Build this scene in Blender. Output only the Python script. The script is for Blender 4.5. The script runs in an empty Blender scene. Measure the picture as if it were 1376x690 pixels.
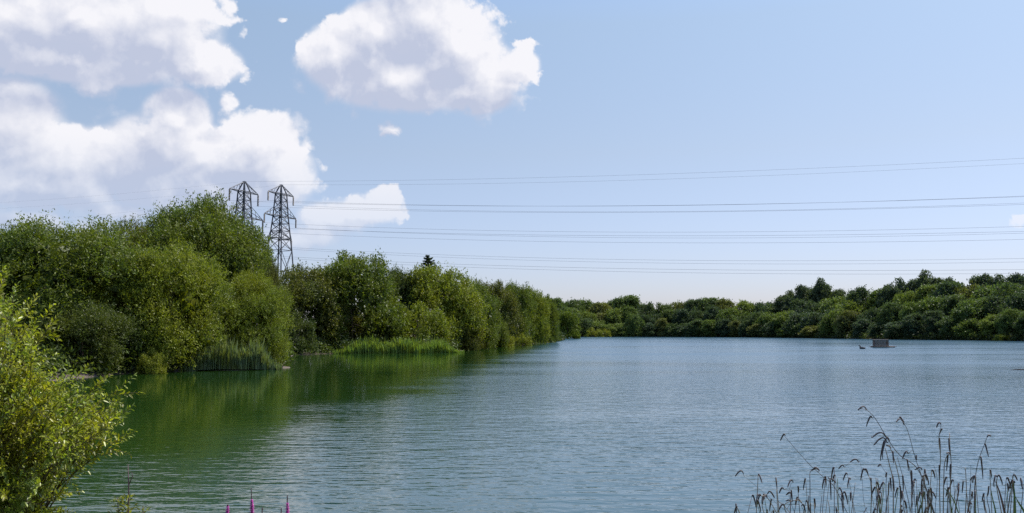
import bpy, math, random
import numpy as np
from mathutils import Vector, Matrix, Quaternion

R = math.radians
scene = bpy.context.scene
col = scene.collection

# ------------------------------------------------------------------ camera
FPX = 1191.0          # focal length in photo pixels (1376 wide)
EYE = 2.6             # eye height over the water
PITCH = math.atan((446.5 - 345.0) / FPX)
cam_data = bpy.data.cameras.new('camera')
cam_data.sensor_width = 36.0
cam_data.lens = 36.0 * FPX / 1376.0
cam_data.clip_start = 0.1
cam_data.clip_end = 9000.0
cam = bpy.data.objects.new('camera', cam_data)
cam.location = (0, 0, EYE)
cam.rotation_euler = (R(90) + PITCH, 0, 0)
col.objects.link(cam)
scene.camera = cam

def ray(px, py):
    x = (px - 688.0) / FPX
    z = -(py - 345.0) / FPX
    c, s = math.cos(PITCH), math.sin(PITCH)
    return Vector((x, c - z * s, s + z * c))

def P(px, py, depth):
    d = ray(px, py)
    k = depth / d.y
    return Vector((d.x * k, depth, EYE + d.z * k))

def shore_depth(py):
    d = ray(688, py)
    return d.y * EYE / (-d.z)

def azel(px, py):
    d = ray(px, py).normalized()
    return math.atan2(d.x, d.y), math.asin(d.z)

# ------------------------------------------------------------------ helpers
def link(o, parent=None):
    col.objects.link(o)
    if parent is not None:
        o.parent = parent
    return o

def tag(o, label=None, cat=None, group=None, kind=None):
    if label: o['label'] = label
    if cat: o['category'] = cat
    if group: o['group'] = group
    if kind: o['kind'] = kind
    return o

def empty(name, loc, rz=0.0):
    o = bpy.data.objects.new(name, None)
    o.location = loc
    o.rotation_euler = (0, 0, rz)
    o.empty_display_size = 0.3
    return link(o)

def np_mesh(name, verts, faces, mat=None, attrs=None, smooth=False):
    """faces: (n,k) int array with constant k"""
    me = bpy.data.meshes.new(name)
    verts = np.ascontiguousarray(verts, dtype=np.float32)
    faces = np.ascontiguousarray(faces, dtype=np.int32)
    n, k = faces.shape
    me.vertices.add(len(verts)); me.vertices.foreach_set('co', verts.ravel())
    me.loops.add(n * k); me.loops.foreach_set('vertex_index', faces.ravel())
    me.polygons.add(n)
    me.polygons.foreach_set('loop_start', np.arange(0, n * k, k, dtype=np.int32))
    if smooth:
        me.polygons.foreach_set('use_smooth', np.ones(n, dtype=bool))
    if attrs:
        for an, av in attrs.items():
            a = me.attributes.new(an, 'FLOAT', 'FACE')
            a.data.foreach_set('value', np.ascontiguousarray(av, dtype=np.float32))
    me.update(calc_edges=True)
    me.validate()
    if mat: me.materials.append(mat)
    return me

class MB:
    """collects pieces, builds one mesh (quads and tris through from_pydata)"""
    def __init__(self): self.v = []; self.f = []
    def add(self, vs, fs):
        b = len(self.v)
        self.v += [tuple(p) for p in vs]
        self.f += [tuple(i + b for i in q) for q in fs]
    def tube(self, pts, rad, n=6, cap=True):
        pts = [Vector(p) for p in pts]
        if not hasattr(rad, '__len__'): rad = [rad] * len(pts)
        vs = []; fs = []
        up = Vector((0, 0, 1))
        prev = None
        for i, p in enumerate(pts):
            a = pts[max(i - 1, 0)]; b = pts[min(i + 1, len(pts) - 1)]
            t = (b - a)
            if t.length < 1e-9: t = Vector((0, 0, 1))
            t.normalize()
            if prev is None:
                u = t.cross(up)
                if u.length < 0.05: u = t.cross(Vector((1, 0, 0)))
            else:
                u = prev - t * prev.dot(t)
            u.normalize(); prev = u
            w = t.cross(u)
            for k in range(n):
                an = 2 * math.pi * k / n
                vs.append(p + (u * math.cos(an) + w * math.sin(an)) * rad[i])
        for i in range(len(pts) - 1):
            for k in range(n):
                k2 = (k + 1) % n
                fs.append((i * n + k, i * n + k2, (i + 1) * n + k2, (i + 1) * n + k))
        if cap:
            fs.append(tuple(range(n - 1, -1, -1)))
            fs.append(tuple((len(pts) - 1) * n + k for k in range(n)))
        self.add(vs, fs)
    def bar(self, a, b, w):
        self.tube([a, b], w * 0.707, 4)
    def box(self, c, s, rot=None):
        c = Vector(c); hx, hy, hz = s[0] / 2, s[1] / 2, s[2] / 2
        vs = [Vector((x, y, z)) for x in (-hx, hx) for y in (-hy, hy) for z in (-hz, hz)]
        if rot is not None: vs = [rot @ v for v in vs]
        self.add([c + v for v in vs], [(0, 1, 3, 2), (4, 6, 7, 5), (0, 4, 5, 1), (2, 3, 7, 6), (0, 2, 6, 4), (1, 5, 7, 3)])
    def build(self, name, mat, parent=None, smooth=False):
        me = bpy.data.meshes.new(name)
        me.from_pydata(self.v, [], self.f)
        me.update()
        if smooth:
            me.polygons.foreach_set('use_smooth', [True] * len(me.polygons))
        me.materials.append(mat)
        return link(bpy.data.objects.new(name, me), parent)

# ------------------------------------------------------------------ node helpers
class NT:
    def __init__(self, tree):
        self.t = tree; self.n = tree.nodes; self.l = tree.links
    def node(self, typ, **kw):
        nd = self.n.new(typ)
        for k, v in kw.items(): setattr(nd, k, v)
        return nd
    def put(self, sock, val):
        if val is None: return
        if isinstance(val, bpy.types.NodeSocket): self.l.new(val, sock)
        else: sock.default_value = val
    def math(self, op, a, b=None, c=None, clamp=False):
        nd = self.node('ShaderNodeMath', operation=op, use_clamp=clamp)
        self.put(nd.inputs[0], a); self.put(nd.inputs[1], b); self.put(nd.inputs[2], c)
        return nd.outputs[0]
    def vmath(self, op, a, b=None, c=None, scale=None):
        nd = self.node('ShaderNodeVectorMath', operation=op)
        self.put(nd.inputs[0], a)
        if b is not None: self.put(nd.inputs[1], b)
        if c is not None: self.put(nd.inputs[2], c)
        if scale is not None: self.put(nd.inputs['Scale'], scale)
        return nd.outputs['Value'] if op in ('LENGTH', 'DOT_PRODUCT', 'DISTANCE') else nd.outputs[0]
    def noise(self, vec, scale, detail=4, rough=0.5, dist=0.0, out='Fac'):
        nd = self.node('ShaderNodeTexNoise')
        self.put(nd.inputs['Vector'], vec)
        self.put(nd.inputs['Scale'], scale); self.put(nd.inputs['Detail'], detail)
        self.put(nd.inputs['Roughness'], rough); self.put(nd.inputs['Distortion'], dist)
        return nd.outputs[out]
    def noise2(self, vec, scale, detail=4, rough=0.5, out='Fac'):
        nd = self.node('ShaderNodeTexNoise', noise_dimensions='2D')
        self.put(nd.inputs['Vector'], vec)
        self.put(nd.inputs['Scale'], scale); self.put(nd.inputs['Detail'], detail)
        self.put(nd.inputs['Roughness'], rough)
        return nd.outputs[out]
    def mrange(self, v, a, b, c, d, interp='LINEAR', clamp=True):
        nd = self.node('ShaderNodeMapRange', interpolation_type=interp, clamp=clamp)
        self.put(nd.inputs[0], v)
        for i, q in enumerate((a, b, c, d)): self.put(nd.inputs[1 + i], q)
        return nd.outputs[0]
    def mix(self, fac, a, b, blend='MIX'):
        nd = self.node('ShaderNodeMix', data_type='RGBA', blend_type=blend)
        self.put(nd.inputs[0], fac); self.put(nd.inputs[6], a); self.put(nd.inputs[7], b)
        return nd.outputs[2]

def c4(r, g, b): return (r, g, b, 1.0)

def new_mat(name):
    m = bpy.data.materials.new(name); m.use_nodes = True
    m.node_tree.nodes.clear()
    nt = NT(m.node_tree)
    out = nt.node('ShaderNodeOutputMaterial')
    return m, nt, out

def simple_mat(name, c, rough=0.8, var=0.25, scale=6.0, metallic=0.0, spec=0.3):
    m, nt, out = new_mat(name)
    geo = nt.node('ShaderNodeNewGeometry')
    n = nt.noise(geo.outputs['Position'], scale, 4, 0.6)
    f = nt.mrange(n, 0.25, 0.75, 1 - var, 1 + var)
    cc = nt.vmath('SCALE', c[:3], scale=f)
    bs = nt.node('ShaderNodeBsdfPrincipled')
    nt.put(bs.inputs['Base Color'], cc)
    bs.inputs['Roughness'].default_value = rough
    bs.inputs['Metallic'].default_value = metallic
    bs.inputs['Specular IOR Level'].default_value = spec
    nt.l.new(bs.outputs[0], out.inputs[0])
    return m

def leaf_mat(name, transl=0.35, gloss=0.25, noise_scale=0.35, rough=0.5, warm=(1.34, 1.12, 0.6)):
    """base colour = the crown object's own colour, varied leaf by leaf and patch by patch"""
    m, nt, out = new_mat(name)
    oi = nt.node('ShaderNodeObjectInfo')
    geo = nt.node('ShaderNodeNewGeometry')
    at = nt.node('ShaderNodeAttribute', attribute_name='leaf_tint')
    patch = nt.noise(geo.outputs['Position'], noise_scale, 3, 0.55)
    patch = nt.mrange(patch, 0.35, 0.65, 0.0, 1.0)
    base = oi.outputs['Color']
    warmc = nt.mix(1.0, base, c4(*warm), 'MULTIPLY')
    cc = nt.mix(patch, base, warmc)
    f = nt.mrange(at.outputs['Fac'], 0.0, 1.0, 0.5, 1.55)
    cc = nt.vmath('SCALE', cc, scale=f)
    bs = nt.node('ShaderNodeBsdfPrincipled')
    nt.put(bs.inputs['Base Color'], cc)
    bs.inputs['Roughness'].default_value = rough
    bs.inputs['Specular IOR Level'].default_value = gloss
    tr = nt.node('ShaderNodeBsdfTranslucent')
    tc = nt.mix(1.0, cc, c4(1.25, 1.35, 0.55), 'MULTIPLY')
    nt.put(tr.inputs[0], tc)
    mx = nt.node('ShaderNodeMixShader'); mx.inputs[0].default_value = transl
    nt.l.new(bs.outputs[0], mx.inputs[1]); nt.l.new(tr.outputs[0], mx.inputs[2])
    nt.l.new(mx.outputs[0], out.inputs[0])
    return m

M_LEAF = leaf_mat('willow_foliage')
M_LEAF_FAR = leaf_mat('wood_foliage', transl=0.34, gloss=0.15, noise_scale=0.09, warm=(1.22, 1.12, 0.75))
M_BUSH = leaf_mat('foreground_willow_leaves', transl=0.4, gloss=0.5, noise_scale=2.5, rough=0.38, warm=(1.5, 1.12, 0.5))
M_REED = leaf_mat('reed_blades', transl=0.35, gloss=0.3, noise_scale=1.2)
M_BARK = simple_mat('bark', (0.09, 0.07, 0.055), 0.9, 0.35, 3.0)
M_TWIG = simple_mat('twig_bark', (0.11, 0.085, 0.04), 0.8, 0.3, 12.0)
M_STEEL = simple_mat('galvanised_steel', (0.07, 0.074, 0.085), 0.6, 0.2, 1.0, 0.3)
M_INSUL = simple_mat('insulator_glass', (0.10, 0.08, 0.075), 0.35, 0.1, 3.0)
M_CABLE = simple_mat('aluminium_cable', (0.12, 0.125, 0.14), 0.6, 0.1, 0.3, 0.2)

# ------------------------------------------------------------------ sun and sky
SUN_AZ, SUN_EL = R(63), R(60)       # azimuth clockwise from the view axis (+Y)
sdir = Vector((math.sin(SUN_AZ) * math.cos(SUN_EL), math.cos(SUN_AZ) * math.cos(SUN_EL), math.sin(SUN_EL)))
sl = bpy.data.lights.new('sun', 'SUN')
sl.energy = 4.7
sl.angle = R(0.53)
sl.color = (1.0, 0.955, 0.88)
so = bpy.data.objects.new('sun', sl)
so.rotation_euler = sdir.to_track_quat('Z', 'Y').to_euler()
so.location = (0, 0, 100)
col.objects.link(so)

world = bpy.data.worlds.new('World')
scene.world = world
world.use_nodes = True
world.node_tree.nodes.clear()
W = NT(world.node_tree)
wout = W.node('ShaderNodeOutputWorld')
bg = W.node('ShaderNodeBackground')
bg.inputs['Strength'].default_value = 0.123
W.l.new(bg.outputs[0], wout.inputs[0])
sky = W.node('ShaderNodeTexSky', sky_type='NISHITA')
sky.sun_disc = False
sky.sun_elevation = SUN_EL
sky.sun_rotation = SUN_AZ
sky.altitude = 50
sky.air_density = 1.1
sky.dust_density = 0.6
sky.ozone_density = 2.2

tc = W.node('ShaderNodeTexCoord')
dirv = W.vmath('NORMALIZE', tc.outputs['Generated'])
sep = W.node('ShaderNodeSeparateXYZ'); W.l.new(dirv, sep.inputs[0])
az = W.math('ARCTAN2', sep.outputs[0], sep.outputs[1])
el = W.math('ARCSINE', sep.outputs[2])
comb = W.node('ShaderNodeCombineXYZ'); W.l.new(az, comb.inputs[0]); W.l.new(el, comb.inputs[1])
AE = comb.outputs[0]

# cloud puffs: centre and half-size in photo pixels, turned into directions
CL = 5.5
TINT0, TINT1 = (0.565, 0.585, 0.85), (1.10, 0.97, 0.85)
PUFFS = [
    # upper left bank
    (20, 25, 150, 62, 1.0), (120, 30, 120, 62, 1.0), (205, 52, 92, 52, 1.0), (272, 84, 56, 30, 1.0), (100, 84, 130, 28, 0.95),
    (220, 18, 80, 40, 1.0),
    # middle left bank
    (20, 150, 62, 50, 0.7), (95, 212, 120, 44, 0.9), (60, 250, 110, 36, 0.8),
    (238, 160, 46, 44, 1.05), (215, 205, 80, 52, 1.05), (350, 190, 50, 42, 1.05), (300, 215, 110, 44, 1.1), (385, 235, 42, 46, 1.0),
    (250, 258, 150, 30, 0.8), (308, 138, 16, 12, 0.6), (60, 300, 110, 20, 0.5), (160, 285, 60, 16, 0.5),
    # centre cloud
    (450, 75, 52, 44, 1.0), (510, 45, 62, 46, 1.1), (570, 20, 72, 48, 1.1), (610, 60, 70, 52, 1.1), (655, 95, 50, 40, 1.0), (700, 88, 30, 24, 0.9),
    (540, 105, 125, 48, 1.1), (640, 125, 60, 34, 0.9), (705, 60, 20, 7, 0.55), (523, 182, 15, 10, 0.75),
    # low cloud behind the pylons
    (500, 280, 48, 24, 0.9), (450, 292, 60, 26, 0.7), (400, 318, 80, 22, 0.5),
    # scraps
    (1371, 299, 13, 9, 0.7), (379, 27, 9, 4, 0.5),
    # above the frame
    (40, -110, 150, 50, 1.0), (560, -60, 70, 36, 0.9),
]
def cloud_group(full):
    g = bpy.data.node_groups.new('cumulus_field' if full else 'cumulus_mass', 'ShaderNodeTree')
    g.interface.new_socket('P', in_out='INPUT', socket_type='NodeSocketVector')
    g.interface.new_socket('F', in_out='OUTPUT', socket_type='NodeSocketFloat')
    T = NT(g)
    gi = T.node('NodeGroupInput'); go = T.node('NodeGroupOutput')
    p = gi.outputs[0]
    q = p
    if full:
        w1 = T.vmath('SUBTRACT', T.noise2(p, 14.0, 5, 0.62, out='Color'), (0.5, 0.5, 0.5))
        q = T.vmath('ADD', q, T.vmath('SCALE', w1, scale=0.05))
    q = T.vmath('MULTIPLY', q, (1, 1, 0))
    f = None
    for (px, py, rx, ry, s) in PUFFS:
        a, e = azel(px, py)
        ra, re = rx / FPX * 1.16, ry / FPX * 1.16
        d = T.vmath('MULTIPLY_ADD', q, (1 / ra, 1 / re, 0), (-a / ra, -e / re, 0))
        v = T.math('MULTIPLY_ADD', T.vmath('LENGTH', d), -s, s)
        f = v if f is None else T.math('SMOOTH_MAX', f, v, 0.2)
    if full:
        # scattered clouds over the rest of the sky, away from the clear part of the view
        sp = T.node('ShaderNodeSeparateXYZ'); T.l.new(p, sp.inputs[0])
        n = T.noise2(T.vmath('MULTIPLY', p, (1, 1.8, 1)), 2.6, 2, 0.5)
        away = T.math('MAXIMUM', T.mrange(T.math('ABSOLUTE', sp.outputs[0]), 0.65, 0.95, 0, 1), T.mrange(sp.outputs[1], 0.50, 0.75, 0, 1))
        sc_ = T.math('MULTIPLY_ADD', away, 1.6, T.math('MULTIPLY_ADD', n, 5.0, -5.0))
        f = T.math('MAXIMUM', f, sc_)
        b1 = T.noise2(p, 24.0, 6, 0.60)
        vor = T.node('ShaderNodeTexVoronoi', feature='SMOOTH_F1', voronoi_dimensions='2D')
        vor.inputs['Scale'].default_value = 36.0
        vor.inputs['Detail'].default_value = 1.0
        vor.inputs['Smoothness'].default_value = 0.5
        T.l.new(q, vor.inputs['Vector'])
        f = T.math('ADD', f, T.math('MULTIPLY_ADD', b1, 0.85, -0.425))
        f = T.math('ADD', f, T.math('MULTIPLY_ADD', vor.outputs['Distance'], -0.42, 0.19))
    T.l.new(f, go.inputs[0])
    return g
CG, CM = cloud_group(True), cloud_group(False)
def cfield(vec, g):
    nd = W.node('ShaderNodeGroup'); nd.node_tree = g
    W.l.new(vec, nd.inputs[0]); return nd.outputs[0]
F0 = cfield(AE, CG)
F1 = cfield(W.vmath('ADD', AE, (0.006, 0.011, 0)), CG)
M0 = cfield(AE, CM)
M1 = cfield(W.vmath('ADD', AE, (0.020, 0.040, 0)), CM)
g1 = W.math('MULTIPLY', W.math('SUBTRACT', F0, F1), 0.90)
g2 = W.math('MULTIPLY', W.math('SUBTRACT', M0, M1), 1.0)
alpha = W.mrange(F0, -0.02, W.mrange(g2, -0.2, 0.35, 0.55, 0.20), 0, 1, 'SMOOTHSTEP')
thick = W.mrange(M0, 0.08, 0.80, 0.0, 0.62)
lit = W.math('SUBTRACT', W.math('ADD', W.math('ADD', 0.50, g1), g2), thick)
CLOUD_LO = W.node('ShaderNodeRGB'); CLOUD_LO.outputs[0].default_value = (CL * 0.56, CL * 0.61, CL * 0.77, 1)
CLOUD_HI = W.node('ShaderNodeRGB'); CLOUD_HI.outputs[0].default_value = (CL * 0.98, CL * 0.975, CL * 1.02, 1)
ccol = W.mix(W.mrange(lit, -0.22, 0.80, 0, 1), CLOUD_LO.outputs[0], CLOUD_HI.outputs[0])
# clouds low in the air are paler and thinner
lowfade = W.mrange(el, 0.04, 0.20, 0.22, 0.98)
alpha = W.math('MAXIMUM', alpha, W.math('MULTIPLY', W.mrange(M0, 0.10, 0.34, 0, 0.96, 'SMOOTHSTEP'), W.mrange(F0, -0.25, 0.1, 0, 1)))
a2 = W.math('MULTIPLY', alpha, lowfade)
# the blue of the air: a clear summer sky, paler and slightly violet towards the horizon
tint = W.mix(W.mrange(el, 0.0, 0.2, 0, 1), c4(*TINT0), c4(0.90, 0.775, 0.745))
tint = W.mix(W.mrange(el, 0.2, 0.36, 0, 1), tint, c4(*TINT1))
tint = W.mix(W.mrange(el, 0.34, 0.75, 0, 1), tint, c4(1.0, 1.15, 1.6))
clear = W.mix(1.0, sky.outputs[0], tint, 'MULTIPLY')
skycol = W.mix(a2, clear, ccol)
W.l.new(skycol, bg.inputs[0])
world.cycles.sampling_method = 'MANUAL'
world.cycles.sample_map_resolution = 512

# ------------------------------------------------------------------ terrain and water
shore_px = [(60, 512), (120, 507), (180, 503), (230, 500), (300, 498.5), (375, 496.5)]
SHORE = [(-14, 12.5), (-22, 20), (-30, 34)]
for px, py in shore_px:
    d = shore_depth(py); q = P(px, py, d); SHORE.append((q.x, q.y))
SHORE += [(-17.5, 70), (-22, 84)]
for px, py in [(390, 477.5), (450, 475.5), (530, 475), (600, 474), (628, 470), (640, 467.5), (700, 463.5), (735, 461), (750, 459)]:
    d = shore_depth(py); q = P(px, py, d); SHORE.append((q.x, q.y))
SHORE += [(17, 300), (20, 390)]
for px, py in [(752, 453.2), (800, 452.9), (900, 453), (1000, 453.6), (1080, 454.6), (1200, 456.6), (1290, 457.6), (1376, 458.8), (1460, 460)]:
    d = shore_depth(py); q = P(px, py, d); SHORE.append((q.x, q.y))
SHORE += [(170, 180), (165, 110), (120, 50), (60, 22), (30, 13), (12, 10.6), (0, 10.3), (-8, 10.8)]
SH = np.array(SHORE)

def lake_sd(X, Y):
    """signed distance to the shoreline: negative on the water"""
    n = len(SH); best = np.full(X.shape, 1e9); inside = np.zeros(X.shape, bool)
    for i in range(n):
        x0, y0 = SH[i]; x1, y1 = SH[(i + 1) % n]
        dx, dy = x1 - x0, y1 - y0
        t = np.clip(((X - x0) * dx + (Y - y0) * dy) / (dx * dx + dy * dy), 0, 1)
        best = np.minimum(best, np.hypot(X - x0 - t * dx, Y - y0 - t * dy))
        cr = ((y0 > Y) != (y1 > Y)) & (X < (x1 - x0) * (Y - y0) / (y1 - y0 + 1e-12) + x0)
        inside ^= cr
    return np.where(inside, -best, best)

def ground_z(X, Y):
    X = np.asarray(X, float); Y = np.asarray(Y, float)
    wob = 0.5 * np.sin(X * 0.9 + 1.3 * np.sin(Y * 0.37)) + 0.35 * np.sin(Y * 1.1 + X * 0.5) + 0.2 * np.sin(X * 2.3 - Y * 1.7)
    rr = np.hypot(X, Y)
    sd = lake_sd(X, Y) + wob * np.clip(rr / 60, 0.25, 1.2)
    z = np.where(sd < 0, np.maximum(-1.8, sd * 0.4), 0.0)
    land = np.minimum(0.95, 0.10 * np.clip(sd, 0, 2.5) + 0.13 * np.clip(sd - 2.5, 0, 5)) + 0.05 * np.sin(X * 0.7) * np.sin(Y * 0.6 + 1)
    z = np.where(sd >= 0, 0.02 + np.maximum(land, 0.0), z)
    # the bank under the photographer rises to the path
    return z

def gz(x, y): return float(ground_z(np.array([x]), np.array([y]))[0])

nA, nR = 900, 330
th = np.linspace(0, 2 * np.pi, nA, endpoint=False)
rad = np.concatenate([[0.0], np.geomspace(0.6, 2600, nR - 1)])
TH, RR = np.meshgrid(th, rad)
GX = RR * np.sin(TH); GY = RR * np.cos(TH)
GZ = ground_z(GX.ravel(), GY.ravel())
gv = np.stack([GX.ravel(), GY.ravel(), GZ], 1)
ii, jj = np.meshgrid(np.arange(nR - 1), np.arange(nA), indexing='ij')
j2 = (jj + 1) % nA
gf = np.stack([ii * nA + jj, ii * nA + j2, (ii + 1) * nA + j2, (ii + 1) * nA + jj], -1).reshape(-1, 4)
m, nt, out = new_mat('lake_bank_soil_and_grass')
geo = nt.node('ShaderNodeNewGeometry')
sp = nt.node('ShaderNodeSeparateXYZ'); nt.l.new(geo.outputs['Position'], sp.inputs[0])
n1 = nt.noise(geo.outputs['Position'], 1.5, 6, 0.6)
n2 = nt.noise(geo.outputs['Position'], 9.0, 5, 0.65)
hz = nt.math('ADD', sp.outputs[2], nt.math('MULTIPLY', nt.math('SUBTRACT', n1, 0.5), 0.25))
gr = nt.mrange(hz, 0.18, 0.42, 0, 1)
soil = nt.mix(n2, c4(0.05, 0.038, 0.028), c4(0.14, 0.105, 0.08))
grass = nt.mix(n2, c4(0.025, 0.042, 0.012), c4(0.06, 0.085, 0.022))
cc = nt.mix(gr, soil, grass)
bs = nt.node('ShaderNodeBsdfPrincipled'); nt.put(bs.inputs['Base Color'], cc)
bs.inputs['Roughness'].default_value = 0.95
bp = nt.node('ShaderNodeBump'); bp.inputs['Strength'].default_value = 0.5; bp.inputs['Distance'].default_value = 0.05
nt.put(bp.inputs['Height'], n2); nt.l.new(bp.outputs[0], bs.inputs['Normal'])
nt.l.new(bs.outputs[0], out.inputs[0])
ground = link(bpy.data.objects.new('ground', np_mesh('ground', gv, gf, m, smooth=True)))
tag(ground, kind='structure')

# water sheet
WR = 2500.0
RIP = (0.020, 0.008, 0.018)
CALM = 0.16
def water_mat():
    m, nt, out = new_mat('lake_water')
    geo = nt.node('ShaderNodeNewGeometry')
    pos = geo.outputs['Position']
    sp = nt.node('ShaderNodeSeparateXYZ'); nt.l.new(pos, sp.inputs[0])
    # sheltered water close to the wooded left shore is calmer than the open lake
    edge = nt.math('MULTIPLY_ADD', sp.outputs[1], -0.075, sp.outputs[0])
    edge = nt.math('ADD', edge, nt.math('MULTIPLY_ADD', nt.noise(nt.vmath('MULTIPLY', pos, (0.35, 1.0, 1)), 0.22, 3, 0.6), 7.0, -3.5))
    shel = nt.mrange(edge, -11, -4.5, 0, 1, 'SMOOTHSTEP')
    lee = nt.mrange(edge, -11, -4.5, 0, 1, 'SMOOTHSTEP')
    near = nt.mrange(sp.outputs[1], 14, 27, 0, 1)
    shel = nt.math('MAXIMUM', shel, nt.math('MULTIPLY', nt.math('SUBTRACT', 1.0, near), 0.8))
    gust = nt.noise(nt.vmath('MULTIPLY', pos, (0.4, 1.5, 1)), 0.05, 3, 0.55)
    gust = nt.mrange(gust, 0.32, 0.68, 0.45, 1.40)
    amp = nt.math('MULTIPLY', nt.mrange(shel, 0, 1, CALM, 1.0), gust)
    # height field of the ripples, and its slope by finite differences
    g = bpy.data.node_groups.new('ripple_height', 'ShaderNodeTree')
    g.interface.new_socket('P', in_out='INPUT', socket_type='NodeSocketVector')
    g.interface.new_socket('H', in_out='OUTPUT', socket_type='NodeSocketFloat')
    T = NT(g); gi = T.node('NodeGroupInput'); go = T.node('NodeGroupOutput')
    p = gi.outputs[0]
    w1 = T.noise2(T.vmath('MULTIPLY', p, (0.34, 1.0, 1.0)), 3.6, 2, 0.5)
    rot = T.node('ShaderNodeVectorRotate', rotation_type='Z_AXIS'); rot.inputs['Angle'].default_value = 0.35
    T.l.new(p, rot.inputs['Vector'])
    w2 = T.noise2(T.vmath('MULTIPLY', rot.outputs[0], (0.45, 1.0, 1.0)), 8.5, 2, 0.5)
    w3 = T.noise2(T.vmath('MULTIPLY', p, (0.5, 1.0, 1.0)), 1.2, 1, 0.5)
    h = T.math('ADD', T.math('MULTIPLY', w1, RIP[0]), T.math('MULTIPLY_ADD', w3, RIP[2], T.math('MULTIPLY', w2, RIP[1])))
    T.l.new(h, go.inputs[0])
    def H(v):
        nd = nt.node('ShaderNodeGroup'); nd.node_tree = g; nt.l.new(v, nd.inputs[0]); return nd.outputs[0]
    e = 0.02
    h0 = H(pos); hx = H(nt.vmath('ADD', pos, (e, 0, 0))); hy = H(nt.vmath('ADD', pos, (0, e, 0)))
    sx = nt.math('MULTIPLY', nt.math('MULTIPLY', nt.math('SUBTRACT', h0, hx), 1 / e), amp)
    sy = nt.math('MULTIPLY', nt.math('MULTIPLY', nt.math('SUBTRACT', h0, hy), 1 / e), amp)
    nv = nt.node('ShaderNodeCombineXYZ'); nt.l.new(sx, nv.inputs[0]); nt.l.new(sy, nv.inputs[1]); nv.inputs[2].default_value = 1.0
    N = nt.vmath('NORMALIZE', nv.outputs[0])
    bs = nt.node('ShaderNodeBsdfPrincipled')
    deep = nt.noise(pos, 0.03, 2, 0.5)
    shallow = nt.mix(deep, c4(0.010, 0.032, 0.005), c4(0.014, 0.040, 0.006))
    open_sky_w = nt.mix(deep, c4(0.020, 0.062, 0.088), c4(0.024, 0.070, 0.096))  # open water's body colour with blue of the reflected sky painted in
    nt.put(bs.inputs['Base Color'], nt.mix(nt.math('MULTIPLY', lee, nt.mrange(sp.outputs[0], -6, 10, 0.3, 1)), shallow, open_sky_w))
    fetch = nt.mrange(sp.outputs[1], 14, 110, 0.08, 0.21)
    nt.put(bs.inputs['Roughness'], nt.math('MULTIPLY_ADD', nt.math('MULTIPLY', lee, gust), nt.math('SUBTRACT', fetch, 0.05), 0.05))
    bs.inputs['IOR'].default_value = 1.45
    nt.l.new(N, bs.inputs['Normal'])
    nt.l.new(bs.outputs[0], out.inputs[0])
    return m
wv = np.array([(-WR, -WR, 0), (WR, -WR, 0), (WR, WR, 0), (-WR, WR, 0)], float)
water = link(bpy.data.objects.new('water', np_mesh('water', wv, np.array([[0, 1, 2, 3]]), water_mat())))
tag(water, kind='structure')

# ------------------------------------------------------------------ foliage
def unit(v): return v / np.maximum(np.linalg.norm(v, axis=-1, keepdims=True), 1e-9)

def leaf_quads(c, ldir, nrm, L, Wd):
    """diamond leaves: centre, long direction, normal, half sizes"""
    ldir = unit(ldir)
    side = unit(np.cross(nrm, ldir))
    L = np.asarray(L).reshape(-1, 1); Wd = np.asarray(Wd).reshape(-1, 1)
    v = np.stack([c - ldir * L, c - ldir * L * 0.1 + side * Wd, c + ldir * L, c - ldir * L * 0.1 - side * Wd], 1)
    return v.reshape(-1, 3)

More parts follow.
